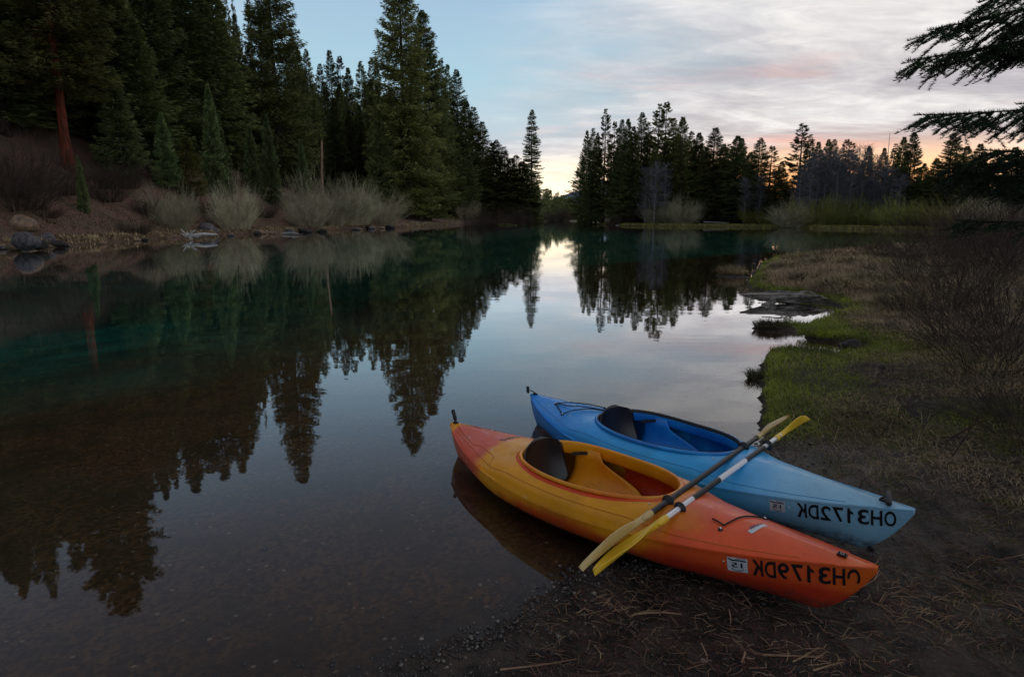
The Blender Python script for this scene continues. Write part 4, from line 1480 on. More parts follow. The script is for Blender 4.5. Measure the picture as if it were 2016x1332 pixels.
def orange_cols(t, o):
    s = t.n('ShaderNodeSeparateXYZ', ins={0: o})
    x, y, z = s.outputs
    n = t.math('MULTIPLY', t.math('SUBTRACT', t.noise(o, 3.2, 4, .6), .5), .55)
    xn = t.math('ADD', x, n)
    yellow = (.80, .33, .006)
    red = (.74, .095, .022)
    deepred = (.50, .030, .014)
    orange = (.80, .15, .014)
    bow = t.ss(xn, 1.00, .72)
    stern = t.math('MULTIPLY', t.ss(xn, 2.10, 2.20), t.ss(x, 2.69, 2.64))
    c = t.mix(bow, yellow, red)
    c = t.mix(stern, c, (.66, .10, .045))
    tipy = t.ss(x, .20, .04)
    c = t.mix(t.math('MULTIPLY', tipy, .7), c, orange)
    side = t.math('MULTIPLY', t.ss(t.math('ADD', z, t.math('MULTIPLY', n, .25)), .18, .10), t.ss(xn, 1.95, 1.7))
    c = t.mix(t.math('MULTIPLY', side, .85), c, deepred)
    return c


def blue_cols(t, o):
    s = t.n('ShaderNodeSeparateXYZ', ins={0: o})
    x, y, z = s.outputs
    n = t.math('MULTIPLY', t.math('SUBTRACT', t.noise(o, 2.2, 4, .6), .5), .5)
    xn = t.math('ADD', x, n)
    blue = (.012, .27, .78)
    lite = (.040, .43, .88)
    pale = (.24, .50, .68)
    c = t.mix(t.ss(xn, 2.3, 1.3), blue, lite)
    c = t.mix(t.ss(xn, .95, .35), c, pale)
    return c


M_ORANGE = plastic('orange_kayak_plastic', orange_cols)
M_BLUE = plastic('blue_kayak_plastic', blue_cols)
M_RED = plastic('red_kayak_plastic', lambda t, o: t.mix(t.noise(o, 4, 3, .5), (.74, .035, .012), (.80, .10, .010)))
M_YELLOW_IN = plastic('yellow_kayak_plastic', lambda t, o: t.mix(t.ss(t.noise(o, 3, 3, .5), .4, .6), (.82, .32, .006), (.78, .21, .008)))
M_BLUE_IN = plastic('blue_inner_plastic', lambda t, o: t.mix(t.ss(t.noise(o, 3, 3, .5), .4, .6), (.010, .20, .66), (.02, .30, .78)))
mBLK, t_, b_ = material('black_plastic', .24, .6)
b_.inputs['Base Color'].default_value = (.010, .010, .012, 1)
bump(t_, b_, t_.noise(None, 60, 3, .6), .0008, .4)
mRUB, t_, b_ = material('black_rubber', .6, .4)
b_.inputs['Base Color'].default_value = (.012, .012, .013, 1)
t_.put(b_.inputs['Base Color'], t_.mix(t_.noise(None, 20, 4, .6), (.008, .008, .009), (.03, .03, .032)))
mCORD, t_, b_ = material('black_cord', .8, .2)
t_.put(b_.inputs['Base Color'], t_.mix(t_.noise(None, 90, 2, .6), (.006, .006, .007), (.03, .028, .03)))
mSEAM, t_, b_ = material('seam_line', .6, .2)
t_.put(b_.inputs['Base Color'], t_.mix(t_.noise(None, 9, 2, .6), (.36, .12, .010), (.42, .13, .015)))
mSEAMB, t_, b_ = material('blue_seam_line', .6, .2)
t_.put(b_.inputs['Base Color'], t_.mix(t_.noise(None, 9, 2, .6), (.03, .17, .42), (.06, .24, .48)))
mLET, t_, b_ = material('black_lettering', .5, .3)
t_.put(b_.inputs['Base Color'], t_.mix(t_.ss(t_.noise(None, 40, 4, .7), .4, .7), (.006, .006, .007), (.02, .018, .018)))
mMARK, t_, b_ = material('marker_ink', .5, .3)
t_.put(b_.inputs['Base Color'], t_.mix(t_.ss(t_.noise(None, 25, 4, .7), .4, .6), (.03, .03, .05), (.16, .12, .08)))
mSTK, t_, b_ = material('white_sticker', .4, .4)
t_.put(b_.inputs['Base Color'], t_.mix(t_.noise(None, 15, 4, .7), (.42, .46, .50), (.60, .62, .64)))
mTAG, t_, b_ = material('tan_label', .5, .4)
t_.put(b_.inputs['Base Color'], t_.mix(t_.noise(None, 15, 4, .7), (.42, .32, .18), (.50, .40, .25)))
mGTAG, t_, b_ = material('pale_green_label', .5, .4)
t_.put(b_.inputs['Base Color'], t_.mix(t_.noise(None, 15, 4, .7), (.16, .32, .30), (.24, .40, .34)))
mINK, t_, b_ = material('blue_ink', .5, .3)
t_.put(b_.inputs['Base Color'], t_.mix(t_.noise(None, 30, 3, .7), (.03, .04, .14), (.05, .07, .2)))
mMET, t_, b_ = material('bare_metal', .35, .5)
b_.inputs['Metallic'].default_value = 1
t_.put(b_.inputs['Base Color'], t_.mix(t_.noise(None, 30, 3, .7), (.45, .46, .48), (.65, .66, .68)))

BEAM = .355
KL = 2.78
X_C0, X_C1 = .93, 1.93           # cockpit opening ends
RIMZ = .300


class Hull:
    def __init__(self, L=KL, beam=BEAM):
        self.L = L
        self.B = beam

    def b(self, x):
        t = np.clip(np.asarray(x, float) / self.L, 0, 1)
        wv = np.where(t < .55, (t - .55) / .55, (t - .55) / .45)
        e = np.where(t < .55, 1.9, 2.15)
        return self.B * np.clip(1 - np.abs(wv) ** e, 0, 1) + .010

    def zs(self, x):
        t = np.asarray(x, float) / self.L
        return .172 + .105 * np.abs(2 * t - 1.04) ** 2.0

    def zk(self, x):
        t = np.asarray(x, float) / self.L
        z = .022 * np.abs(2 * t - 1) ** 3
        z = z + np.where(t < .085, .240 * (np.clip(1 - t / .085, 0, 1)) ** 1.7, 0)
        z = z + np.where(t > .955, .16 * (np.clip((t - .955) / .045, 0, 1)) ** 2.0, 0)
        return z

    def zd(self, x):
        x = np.asarray(x, float)
        t = x / self.L
        z = np.interp(t, [0, .06, .15, .30, .36, .66, .72, .86, .95, 1.0], [.278, .288, .295, .300, .318, .318, .298, .288, .285, .284])
        return np.maximum(z, self.zs(x) + .006)

    def expo(self, x):
        t = np.asarray(x, float) / self.L
        n = np.interp(t, [0, .1, .3, .7, .92, 1], [1.35, 1.6, 2.5, 2.7, 1.8, 1.4])
        m = np.interp(t, [0, .12, .28, .36, .66, .76, .92, 1], [1.15, 1.22, 1.6, 2.6, 2.6, 1.7, 1.3, 1.2])
        return n, m

    def deck(self, x, y):
        b_, zs, zd = self.b(x), self.zs(x), self.zd(x)
        n, m = self.expo(x)
        r = np.clip(np.abs(y) / b_, 0, 1)
        return zs + (zd - zs) * np.clip(1 - r ** m, 0, 1) ** (1 / m)

    def side(self, x, z):
        b_, zs, zk = self.b(x), self.zs(x), self.zk(x)
        n, m = self.expo(x)
        c_ = np.clip((zs - z) / np.maximum(zs - zk, 1e-4), 0, 1)
        return b_ * np.clip(1 - c_ ** n, 0, 1) ** (1 / n)

    def section(self, x):
        b_, zs, zk, zd = float(self.b(x)), float(self.zs(x)), float(self.zk(x)), float(self.zd(x))
        n, m = [float(v) for v in self.expo(x)]
        half = []
        for a in np.linspace(0, math.pi / 2, 15):
            half.append((b_ * math.sin(a) ** (2 / n), zs - (zs - zk) * max(math.cos(a), 0) ** (2 / n)))
        # small ledge under the deck line
        led = min(.006, b_ * .3)
        half.append((b_ + led, zs + .002))
        half.append((b_ + led, zs + .010 if zd - zs > .02 else zs + .004))
        for a in np.linspace(.10, math.pi / 2, 14):
            y_ = b_ * max(math.cos(a), 0) ** (2 / m)
            half.append((y_, zs + (zd - zs) * math.sin(a) ** (2 / m)))
        return half


def build_hull(h, mat, name):
    xs = np.unique(np.concatenate([np.linspace(0, .3, 26), np.linspace(.3, h.L - .25, 62), np.linspace(h.L - .25, h.L, 24)]))
    V, F_ = [], []
    ring = None
    for x in xs:
        half = h.section(x)
        pts = [(x, y, z) for y, z in half] + [(x, -y, z) for y, z in half[-2:0:-1]]
        ring = len(pts)
        V += pts
    n = len(xs)
    for i in range(n - 1):
        for j in range(ring):
            k = (j + 1) % ring
            F_.append((i * ring + j, i * ring + k, (i + 1) * ring + k, (i + 1) * ring + j))
    F_.append(tuple(range(ring - 1, -1, -1)))
    F_.append(tuple((n - 1) * ring + j for j in range(ring)))
    me = bpy.data.meshes.new(name)
    me.from_pydata(V, [], F_)
    me.materials.append(mat)
    me.update()
    import bmesh
    bm = bmesh.new()
    bm.from_mesh(me)
    bmesh.ops.recalc_face_normals(bm, faces=bm.faces)
    bm.to_mesh(me)
    bm.free()
    tmp = link('tmp_hull', me)
    so = tmp.modifiers.new('s', 'SOLIDIFY')
    so.thickness = .006
    so.offset = -1
    so.use_even_offset = False
    # cutter
    cv, cf = [], []
    E = egg(96, -.004)
    for z in (.195, .70):
        cv += [(x, y, z) for x, y in E]
    m_ = len(E)
    cf = [(i, (i + 1) % m_, (i + 1) % m_ + m_, i + m_) for i in range(m_)]
    cf += [tuple(range(m_ - 1, -1, -1)), tuple(range(m_, 2 * m_))]
    cme = bpy.data.meshes.new('cut')
    cme.from_pydata(cv, [], cf)
    cme.materials.append(mat)
    bm = bmesh.new(); bm.from_mesh(cme); bmesh.ops.recalc_face_normals(bm, faces=bm.faces); bm.to_mesh(cme); bm.free()
    cut = link('tmp_cut', cme)
    bo = tmp.modifiers.new('b', 'BOOLEAN')
    bo.operation = 'DIFFERENCE'
    bo.object = cut
    bo.solver = 'EXACT'
    dg = bpy.context.evaluated_depsgraph_get()
    dg.update()
    out = bpy.data.meshes.new_from_object(tmp.evaluated_get(dg))
    out.name = name
    bpy.data.objects.remove(tmp)
    bpy.data.objects.remove(cut)
    out.polygons.foreach_set('use_smooth', [True] * len(out.polygons))
    out.set_sharp_from_angle(angle=R(32))
    return out


def egg(n, off=0.0, wid=.262):
    """cockpit outline, fuller toward the back"""
    out = []
    xc, a = (X_C0 + X_C1) / 2, (X_C1 - X_C0) / 2
    for i in range(n):
        t = 2 * math.pi * i / n
        c_, s_ = math.cos(t), math.sin(t)
        e = 2 / 2.35
        x = xc + (a + off) * (abs(c_) ** e) * (1 if c_ > 0 else -1)
        y = (wid + off) * (abs(s_) ** e) * (1 if s_ > 0 else -1)
        y *= 1 + .07 * (x - xc) / a
        out.append((x, y))
    return out


def sweep_egg(profile, rimz, n=120, name='rim', mat=None, parent=None, follow=None):
    V = []
    for i in range(n):
        for (o, z) in profile:
            x, y = EGG_N(i, n, o)
            V.append((x, y, rimz(x) + z if follow is None else z + rimz(x)))
    m_ = len(profile)
    F_ = [(i * m_ + j, i * m_ + (j + 1) % m_, ((i + 1) % n) * m_ + (j + 1) % m_, ((i + 1) % n) * m_ + j) for i in range(n) for j in range(m_)]
    me = mesh(name, V, np.array(F_), mat, True)
    me.set_sharp_from_angle(angle=R(60))
    return link(name, me, parent)


_EGGC = {}


def EGG_N(i, n, o):
    key = (n,)
    if key not in _EGGC:
        E = np.array(egg(n))
        T = np.roll(E, -1, 0) - np.roll(E, 1, 0)
        T /= np.linalg.norm(T, axis=1)[:, None]
        N = np.stack([T[:, 1], -T[:, 0]], 1)
        _EGGC[key] = (E, N)
    E, N = _EGGC[key]
    return tuple(E[i] + N[i] * o)


def rimz(x):
    t = (x - X_C0) / (X_C1 - X_C0)
    return RIMZ + .012 * math.cos(math.pi * t) ** 2


def text_mesh(s, size, bold=.012):
    cu = bpy.data.curves.new('txt', 'FONT')
    cu.body = s
    cu.size = size
    cu.offset = bold * size
    cu.space_character = 1.02
    o = bpy.data.objects.new('txt', cu)
    COL.objects.link(o)
    dg = bpy.context.evaluated_depsgraph_get()
    dg.update()
    me = bpy.data.meshes.new_from_object(o.evaluated_get(dg))
    bpy.data.objects.remove(o)
    V = np.array([v.co[:] for v in me.vertices])
    F_ = [tuple(p.vertices) for p in me.polygons]
    return V, F_


def sliced(V, F_, cuts=7):
    """cut flat lettering into bands so it can follow the curved hull"""
    import bmesh
    bm = bmesh.new()
    vs = [bm.verts.new(v) for v in V]
    for f in F_:
        try:
            bm.faces.new([vs[k] for k in f])
        except ValueError:
            pass
    lo, hi = float(np.min(np.asarray(V)[:, 1])), float(np.max(np.asarray(V)[:, 1]))
    for c_ in range(1, cuts):
        bmesh.ops.bisect_plane(bm, geom=bm.verts[:] + bm.edges[:] + bm.faces[:], plane_co=(0, lo + (hi - lo) * c_ / cuts, 0), plane_no=(0, 1, 0), dist=1e-5)
    bm.verts.index_update()
    V2 = np.array([v.co[:] for v in bm.verts])
    F2 = [tuple(v.index for v in f.verts) for f in bm.faces]
    bm.free()
    return V2, F2


def letters(h, s, x0, drop, height_, width, parent, mat, worn=()):
    """each character its own mesh laid on the near side wall (local +y), hanging under the deck line"""
    per = width / len(s)
    for i, ch in enumerate(s):
        if ch == '1':
            V = np.array([(.50, 0, 0), (.95, 0, 0), (.95, 1, 0), (.62, 1, 0), (.50, .86, 0), (.05, .74, 0), (.05, .58, 0), (.50, .66, 0)])
            F_ = [(0, 1, 2, 3, 7), (3, 4, 7), (4, 5, 6, 7)]
        elif ch == 'K':
            V = np.array([(0, 0, 0), (.22, 0, 0), (.22, 1, 0), (0, 1, 0), (.22, .32, 0), (1.0, 1, 0), (.70, 1, 0), (.22, .58, 0),
                          (.38, .50, 0), (.72, 0, 0), (1.0, 0, 0), (.56, .64, 0)])
            F_ = [(0, 1, 2, 3), (4, 5, 6, 7), (8, 9, 10, 11)]
        else:
            V, F_ = text_mesh(ch, 1.0, .020)
        V, F_ = sliced(V, F_)
        mn, mx = V.min(0), V.max(0)
        wd = per * (.86 if ch != '1' else .48)
        X = (V[:, 0] - mn[0]) / (mx[0] - mn[0]) * wd + x0 + i * per + (per - wd) / 2
        Z = (V[:, 1] - mn[1]) / (mx[1] - mn[1]) * height_
        if (ch, i) in worn:
            cx = x0 + (i + .5) * per
            F_ = [f for f in F_ if not (np.mean([Z[k] for k in f]) < height_ * .42 and np.mean([X[k] for k in f]) > cx - per * .22)]
        zz = h.zs(X) - drop - height_ + Z
        front = np.stack([X, h.side(X, zz) + .0022, zz], 1)
        me = mesh('letter', front, F_, mat)
        link('letter', me, parent)


def sticker(h, x0, drop, w_, ht, parent, mat, name='registration_sticker', text='15'):
    nx, nz = 6, 5
    def zb(x):
        return h.zs(x) - drop - ht
    V = []
    for iz in range(nz):
        for ix in range(nx):
            x = x0 + w_ * ix / (nx - 1)
            z = float(zb(x)) + ht * iz / (nz - 1)
            V.append((x, float(h.side(x, z)) + .0018, z))
    o = link(name, mesh(name, V, grid_faces(nz, nx), mat), parent)
    tx, tf = text_mesh(text, 1.0, .02)
    mn, mx = tx.min(0), tx.max(0)
    X = (tx[:, 0] - mn[0]) / (mx[0] - mn[0]) * w_ * .52 + x0 + w_ * .24
    Z = (tx[:, 1] - mn[1]) / (mx[1] - mn[1]) * ht * .36 + ht * .32 + zb(X)
    link('print', mesh('print', np.stack([X, h.side(X, Z) + .003, Z], 1), tf, mLET), o)
    # the dark header line, state outline below and side rules
    mb = MB()
    def strip(pts, th):
        for a, b_ in zip(pts[:-1], pts[1:]):
            q = []
            for (px_, pz_) in (a, b_, (b_[0], b_[1] - th), (a[0], a[1] - th)):
                x = x0 + px_ * w_
                z = float(zb(x)) + pz_ * ht
                q.append((x, float(h.side(x, z)) + .003, z))
            mb.add(q, [(0, 1, 2, 3)])
    strip([(.05, .86), (.5, .88), (.75, .86), (.95, .97)], .09)
    strip([(.18, .74), (.185, .74), (.20, .28), (.30, .14), (.52, .10), (.62, .13), (.78, .24), (.80, .72)], .05)
    strip([(.10, .96), (.55, .97)], .03)
    mb.build('print', mLET, o, False)
    return o


def kayak(name, label, tip_bow, tip_stern, mat, mat_in, mat_wall, kind):
    h = Hull()
    A, B = np.array(tip_bow, float), np.array(tip_stern, float)
    ax = B - A
    L = np.linalg.norm(ax)
    sc = L / h.L
    X = ax / L
    Yv = np.cross([0, 0, 1.0], X)
    Yv /= np.linalg.norm(Yv)
    Z = np.cross(X, Yv)
    origin = A - Z * .275 * sc
    e = empty(name)
    M = Matrix(((X[0], Yv[0], Z[0], origin[0]), (X[1], Yv[1], Z[1], origin[1]), (X[2], Yv[2], Z[2], origin[2]), (0, 0, 0, 1)))
    e.matrix_world = M @ Matrix.Scale(sc, 4)
    tag(e, label, 'kayak')
    hull = link('hull', build_hull(h, mat, 'hull'), e)
    # coaming: a rolled lip standing on a short skirt
    prof = [(-.004, -.05), (-.003, .0), (.001, .006), (.008, .009), (.015, .007), (.020, .0), (.021, -.006), (.018, -.009), (.012, -.007), (.009, -.012), (.009, -.024), (.014, -.042), (.022, -.060), (.006, -.070)]
    sweep_egg(prof, rimz, 128, 'cockpit_rim', mat_in, e)
    if kind == 'orange':
        n_ = 128
        V = []
        offs = (.010, .016, .024, .031, .036)
        for i in range(n_):
            for q, o_ in enumerate(offs):
                x, y = EGG_N(i, n_, o_)
                V.append((x, y, float(h.deck(x, y)) + (.0045, .0035, .0030, .0022, -.001)[q]))
        g = []
        for i in range(n_):
            for q in range(len(offs) - 1):
                a, b2 = i * len(offs) + q, ((i + 1) % n_) * len(offs) + q
                g.append((a, a + 1, b2 + 1, b2))
        link('rim_groove', mesh('rim_groove', V, np.array(g), M_RED, True), e)
    else:
        prof2 = [(-.006, -.010), (-.006, .003), (-.001, .009), (.003, .011), (.004, .008), (.0, .004), (-.003, -.001), (-.003, -.009)]
        sweep_egg(prof2, rimz, 128, 'rim_gasket', mRUB, e)
    # inner liner: seat pan and side walls in one moulding
    nv, nu = 33, 14
    V = []
    for iu in range(nu):
        fu = iu / (nu - 1)
        for iv in range(nv):
            v = -1 + 2 * iv / (nv - 1)
            av = abs(v)
            # u-shaped section
            ang = av * math.pi / 2
            yy = .246 * math.sin(ang) ** .75
            zz = .055 + (.285 - .055) * (1 - math.cos(ang) ** .55) if av < 1 else .285
            fr = 1.24 + .37 * sst(np.array([zz]), .08, .25)[0]
            x = fr + (1.80 - fr) * fu
            yl = float(h.side(x, min(zz, .18))) - .02 if zz < .18 else .30
            yy = min(yy, yl)
            lip = .022 * math.exp(-(fu / .05) ** 2) * (1 - av ** 3)
            seatdip = -.012 * math.exp(-((fu - .55) / .25) ** 2) * (1 - av)
            V.append((x, math.copysign(yy, v) if v else 0.0, zz + lip + seatdip))
    me = mesh('seat', V, grid_faces(nu, nv), mat_in, True)
    seat = link('seat', me, e)
    sm = seat.modifiers.new('thickness', 'SOLIDIFY')
    sm.thickness = .008
    # front loop of the seat with its finger slot
    mb = MB()
    mb.tube([(1.20 + .04 * abs(s) ** 2, s * .13, .088 + .01 * s * s) for s in np.linspace(-1, 1, 15)], .022, 10)
    mb.tube([(1.27, s * .10, .082) for s in np.linspace(-1, 1, 9)], .018, 8)
    mb.build('seat_front', mat_in, seat)
    # floor board ahead of seat and black foot brace
    for sy in (-1, 1):
        mb = MB()
        mb.box((1.02, sy * .235, .15), (.26, .018, .03))
        mb.box((.97, sy * .215, .15), (.05, .05, .08))
        mb.build('foot_brace', mBLK, e)
    # wall insets ahead of the seat
    for sy in (-1, 1):
        xs_ = np.linspace(.93, 1.50, 20)
        V = []
        for iz in range(7):
            z = .075 + .185 * iz / 6
            for x in xs_:
                y = min(float(h.side(x, min(z, float(h.zs(x))))), .9) - .011
                if z > float(h.zs(x)):
                    y = float(h.b(x)) * .97 - .012 - (z - float(h.zs(x))) * .35
                V.append((x, sy * y, z))
        o = link('side_panel', mesh('side_panel', V, grid_faces(7, 20), mat_wall, True), e)
    # backrest: moulded shell, concave toward the bow, leaning back a little
    n1_, n2_ = 21, 17
    V = []
    for s_ in (0, 1):
        for i in range(n2_):
            fz = i / (n2_ - 1)
            for j in range(n1_):
                fy = -1 + 2 * j / (n1_ - 1)
                zz = fz
                taper = (1 - abs(2 * fz - 1) ** 7) ** .30 if 0 < fz < 1 else .45
                wd = .178 * taper * (1.0 - .10 * fz)
                y = fy * wd
                x = 1.815 + .070 * fz - .055 * (y / .185) ** 2 + .02 * math.sin(fz * math.pi) + s_ * (.022 * (1 - abs(fy) ** 4) * min(1, 4 * fz * (1 - fz) + .2) + .004)
                z = .080 + .295 * fz - .025 * (abs(fy)) ** 3 * fz
                V.append((x, y, z))
    m_ = n1_ * n2_
    g0 = grid_faces(n2_, n1_)
    F_ = [tuple(f) for f in g0] + [tuple(f[::-1] + m_) for f in g0]
    bd = [j for j in range(n1_)] + [i * n1_ + n1_ - 1 for i in range(1, n2_)] + [(n2_ - 1) * n1_ + j for j in range(n1_ - 2, -1, -1)] + [i * n1_ for i in range(n2_ - 2, 0, -1)]
    for a, b2 in zip(bd, bd[1:] + bd[:1]):
        F_.append((b2, a, a + m_, b2 + m_))
    me = bpy.data.meshes.new('backrest')
    me.from_pydata(V, [], F_)
    me.polygons.foreach_set('use_smooth', [True] * len(me.polygons))
    me.materials.append(mBLK)
    link('backrest', me, e)
    # straps holding the backrest
    for sy in (-1, 1):
        mb = MB()
        pts = [(1.79, sy * .190, .245), (1.74, sy * .225, .255), (1.68, sy * .250, .262)]
        for a, b2 in zip(pts[:-1], pts[1:]):
            a, b2 = np.array(a), np.array(b2)
            q = [a + [0, 0, .010], b2 + [0, 0, .010], b2 - [0, 0, .010], a - [0, 0, .010]]
            q2 = [p_ + np.array([-.002, -.003 * sy, 0]) for p_ in q]
            mb.add(q + q2, [(0, 1, 2, 3), (7, 6, 5, 4), (0, 4, 5, 1), (2, 6, 7, 3), (1, 5, 6, 2), (0, 3, 7, 4)])
        st = mb.build('strap', mRUB, e, False)
        mb = MB()
        mb.tube([(1.68, sy * .243, .262), (1.68, sy * .255, .262)], .006, 8)
        mb.build('buckle', mMET, st)
    # seam line scribed on the deck
    xs_ = np.linspace(.26, 2.62, 90)
    sml = mSEAM if kind == 'orange' else mSEAMB
    for sy in (1, -1):
        P_ = []
        for x in xs_:
            y = float(h.b(x)) * np.interp(x, [.26, .5, 1.0, 1.4, 2.0, 2.25, 2.62], [.80, .86, .915, .925, .91, .80, .70])
            P_.append((x, sy * y, float(h.deck(x, y)) + .0006))
        mb = MB()
        mb.tube(P_, .0016, 5)
        mb.build('seam_line', sml, e)
    if kind == 'orange':
        # stepped outline around the rear deck panel
        P_ = []
        for (x, yr) in [(2.00, .93), (2.03, .86), (2.05, .72), (2.10, .66), (2.20, .62), (2.26, .60), (2.34, .68), (2.48, .60), (2.64, .45)]:
            y = float(h.b(x)) * yr
            P_.append((x, y, float(h.deck(x, y)) + .0008))
        mb = MB()
        mb.tube(np.column_stack([np.interp(np.linspace(0, 8, 50), range(9), np.array(P_)[:, k]) for k in range(3)]), .0016, 5)
        mb.build('seam_line', sml, e)
    # registration letters and sticker
    if kind == 'orange':
        letters(h, 'OH3179DK', .046, .007, .080, .380, e, mLET, worn=(('O', 0),))
        sticker(h, .440, .010, .080, .070, e, mSTK)
        rx = .535
    else:
        letters(h, 'OH3172DK', .056, .009, .080, .400, e, mLET)
        sticker(h, .505, .012, .070, .062, e, mSTK)
        rx = .49
    rv = [(rx, float(h.side(rx, .185)) + .002, .185), (1.02, float(h.side(1.02, .19)) + .002, .19), (1.62, float(h.side(1.62, .19)) + .002, .19)]
    for x in (.95, 2.15, 2.45):
        y = float(h.b(x)) * .55
        rv.append((x, y, float(h.deck(x, y)) + .002))
        rv.append((x, -y, float(h.deck(x, y)) + .002))
    for p_ in rv:
        mb = MB()
        mb.tube([np.array(p_) - [0, .0, .002], np.array(p_) + [0, .001, .002]], [.0055, .0035], 8)
        mb.build('rivet', mMET, e)
    # carry handle fittings at both ends
    for xx, nm in ((.13, 'bow'), (h.L - .05, 'stern')):
        zt = float(h.zd(xx))
        mb = MB()
        mb.box((xx, 0, zt + .004), (.035, .022, .012))
        mb.tube([(xx - .012, 0, zt), (xx - .012, 0, zt + .016)], .004, 6)
        mb.tube([(xx + .012, 0, zt), (xx + .012, 0, zt + .016)], .004, 6)
        mb.build('handle_fitting', mBLK, e, True)
    return e, h


def cyl_between(mb, a, b2, r0, r1=None, seg=10):
    a, b2 = np.array(a, float), np.array(b2, float)
    r1 = r0 if r1 is None else r1
    mb.tube([a, a + (b2 - a) * .06, a + (b2 - a) * .94, b2], [r0 * .75, r0, r1, r1 * .75], seg)


# orange boat
OB, OS = onz(1727, 1122, .335), onz(889, 832, .235)
ok_, oh = kayak('kayak', 'yellow and orange kayak nearest the camera, stern in the water, lettered OH3179DK', OB, OS, M_ORANGE, M_YELLOW_IN, M_RED, 'orange')
BB, BS = onz(1800, 1008, .335), onz(1046, 776, .245)
bk_, bh = kayak('kayak', 'blue kayak fading to pale grey at the bow, lettered OH3172DK, beyond the orange one', BB, BS, M_BLUE, M_BLUE_IN, M_BLUE_IN, 'blue')

# orange: upright stern toggle, bow bungee, stickers
L_ = oh.L
mb = MB()
zt = float(oh.zd(L_ - .05))
mb.tube([(L_ - .055, 0, zt + .01), (L_ - .058, .006, zt + .03)], .004, 6)
cyl_between(mb, (L_ - .056, .004, zt + .022), (L_ - .035, .010, zt + .098), .013)
mb.build('stern_handle', mRUB, ok_)


def deck_pt(h, x, y, lift=.004):
    return (x, y, float(h.deck(x, y)) + lift)


def cord(h, pts, parent, name='bungee_cord', r=.0038, lift=.005, arc=0.0, mat=None, n=14):
    P_ = []
    pts = np.array(pts, float)
    tt = np.linspace(0, len(pts) - 1, n)
    for k, t in enumerate(tt):
        x = np.interp(t, range(len(pts)), pts[:, 0])
        y = np.interp(t, range(len(pts)), pts[:, 1])
        s = k / (n - 1)
        P_.append((x, y, float(h.deck(x, y)) + lift + arc * 4 * s * (1 - s)))
    mb = MB()
    mb.tube(P_, r, 7)
    return mb.build(name, mat or mCORD, parent)


def fitting(h, x, y, parent):
    mb = MB()
    p_ = np.array(deck_pt(h, x, y, .0))
    mb.tube([p_ - [0, 0, .003], p_ + [0, 0, .008]], [.012, .009], 10)
    o = mb.build('cord_fitting', mBLK, parent)
    mb = MB()
    mb.tube([p_ + [0, 0, .007], p_ + [0, 0, .012]], [.006, .004], 8)
    mb.build('screw', mMET, o)


def yfrac(h, x, f):
    return float(h.b(x)) * f


cord(oh, [(.53, yfrac(oh, .53, -.72)), (.56, yfrac(oh, .56, -.2)), (.60, yfrac(oh, .60, .42))], ok_, lift=.006)
cord(oh, [(.60, yfrac(oh, .60, .42)), (.635, yfrac(oh, .635, .36)), (.665, yfrac(oh, .665, .34))], ok_, lift=.007)
fitting(oh, .602, yfrac(oh, .602, .52), ok_)
fitting(oh, .53, yfrac(oh, .53, -.74), ok_)


def deck_text(h, s, x0, y0, dx, dy, size, hx, hy, parent, mat, name='lettering', lift=.002):
    """flat lettering on the deck: text axis (dx,dy), up axis (hx,hy) in local plan"""
    V, F_ = text_mesh(s, 1.0, .02)
    X = x0 + (V[:, 0] * dx + V[:, 1] * hx) * size
    Y = y0 + (V[:, 0] * dy + V[:, 1] * hy) * size
    Z = np.array([float(h.deck(a, b2)) for a, b2 in zip(X, Y)]) + lift
    return link(name, mesh(name, np.stack([X, Y, Z], 1), F_, mat), parent)


# marker writing across the rear deck
deck_text(oh, 'Jenny2', 2.175, -.135, .0, 1.0, .062, .9, .25, ok_, mMARK, 'lettering')


def deck_patch(h, x0, y0, dx, dy, w_, ht, parent, mat, name, lift=.0015, n=8, m_=4):
    d = np.array([dx, dy]) / math.hypot(dx, dy)
    p_ = np.array([-d[1], d[0]])
    V = []
    for j in range(m_):
        for i in range(n):
            q = np.array([x0, y0]) + d * w_ * i / (n - 1) + p_ * ht * j / (m_ - 1)
            V.append((q[0], q[1], float(h.deck(q[0], q[1])) + lift))
    return link(name, mesh(name, V, grid_faces(m_, n), mat), parent)


st = deck_patch(oh, .475, -.03, .06, .22, .10, .024, ok_, mSTK, 'maker_sticker')
deck_text(oh, 'WILDER', .472, -.024, .26, .965, .021, .965, -.26, st, mINK, 'print', .0022)
# inside labels
def wall_label(h, x0, z0, w_, ht, parent, mat, strip=None):
    V = []
    for iz in range(4):
        for ix in range(5):
            x = x0 + w_ * ix / 4
            z = z0 + ht * iz / 3
            zs_ = float(h.zs(x))
            y = float(h.side(x, min(z, zs_))) - .016 if z <= zs_ else float(h.b(x)) * .97 - .018 - (z - zs_) * .35
            V.append((x, -y, z))
    o = link('label', mesh('label', V, grid_faces(4, 5), mat), parent)
    return o


wl = wall_label(oh, .96, .135, .10, .075, ok_, mTAG)
V, F_ = text_mesh('Caution', 1.0, .02)
mn, mx = V.min(0), V.max(0)
mb = MB()
q = []
for (x, z) in ((.96, .21), (1.06, .21), (1.06, .185), (.96, .185)):
    q.append((x, -(float(oh.side(x, z)) - .020), z))
mb.add(q, [(0, 1, 2, 3)])
mb.build('print', mLET, wl, False)
X_ = (V[:, 0] - mn[0]) / (mx[0] - mn[0]) * .085 + .967
Z_ = (V[:, 1] - mn[1]) / (mx[1] - mn[1]) * .016 + .190
link('print', mesh('print', np.stack([X_, -(oh.side(X_, Z_) - .0225), Z_], 1), F_, mSTK), wl)
wall_label(bh, 1.02, .09, .13, .13, bk_, mGTAG)

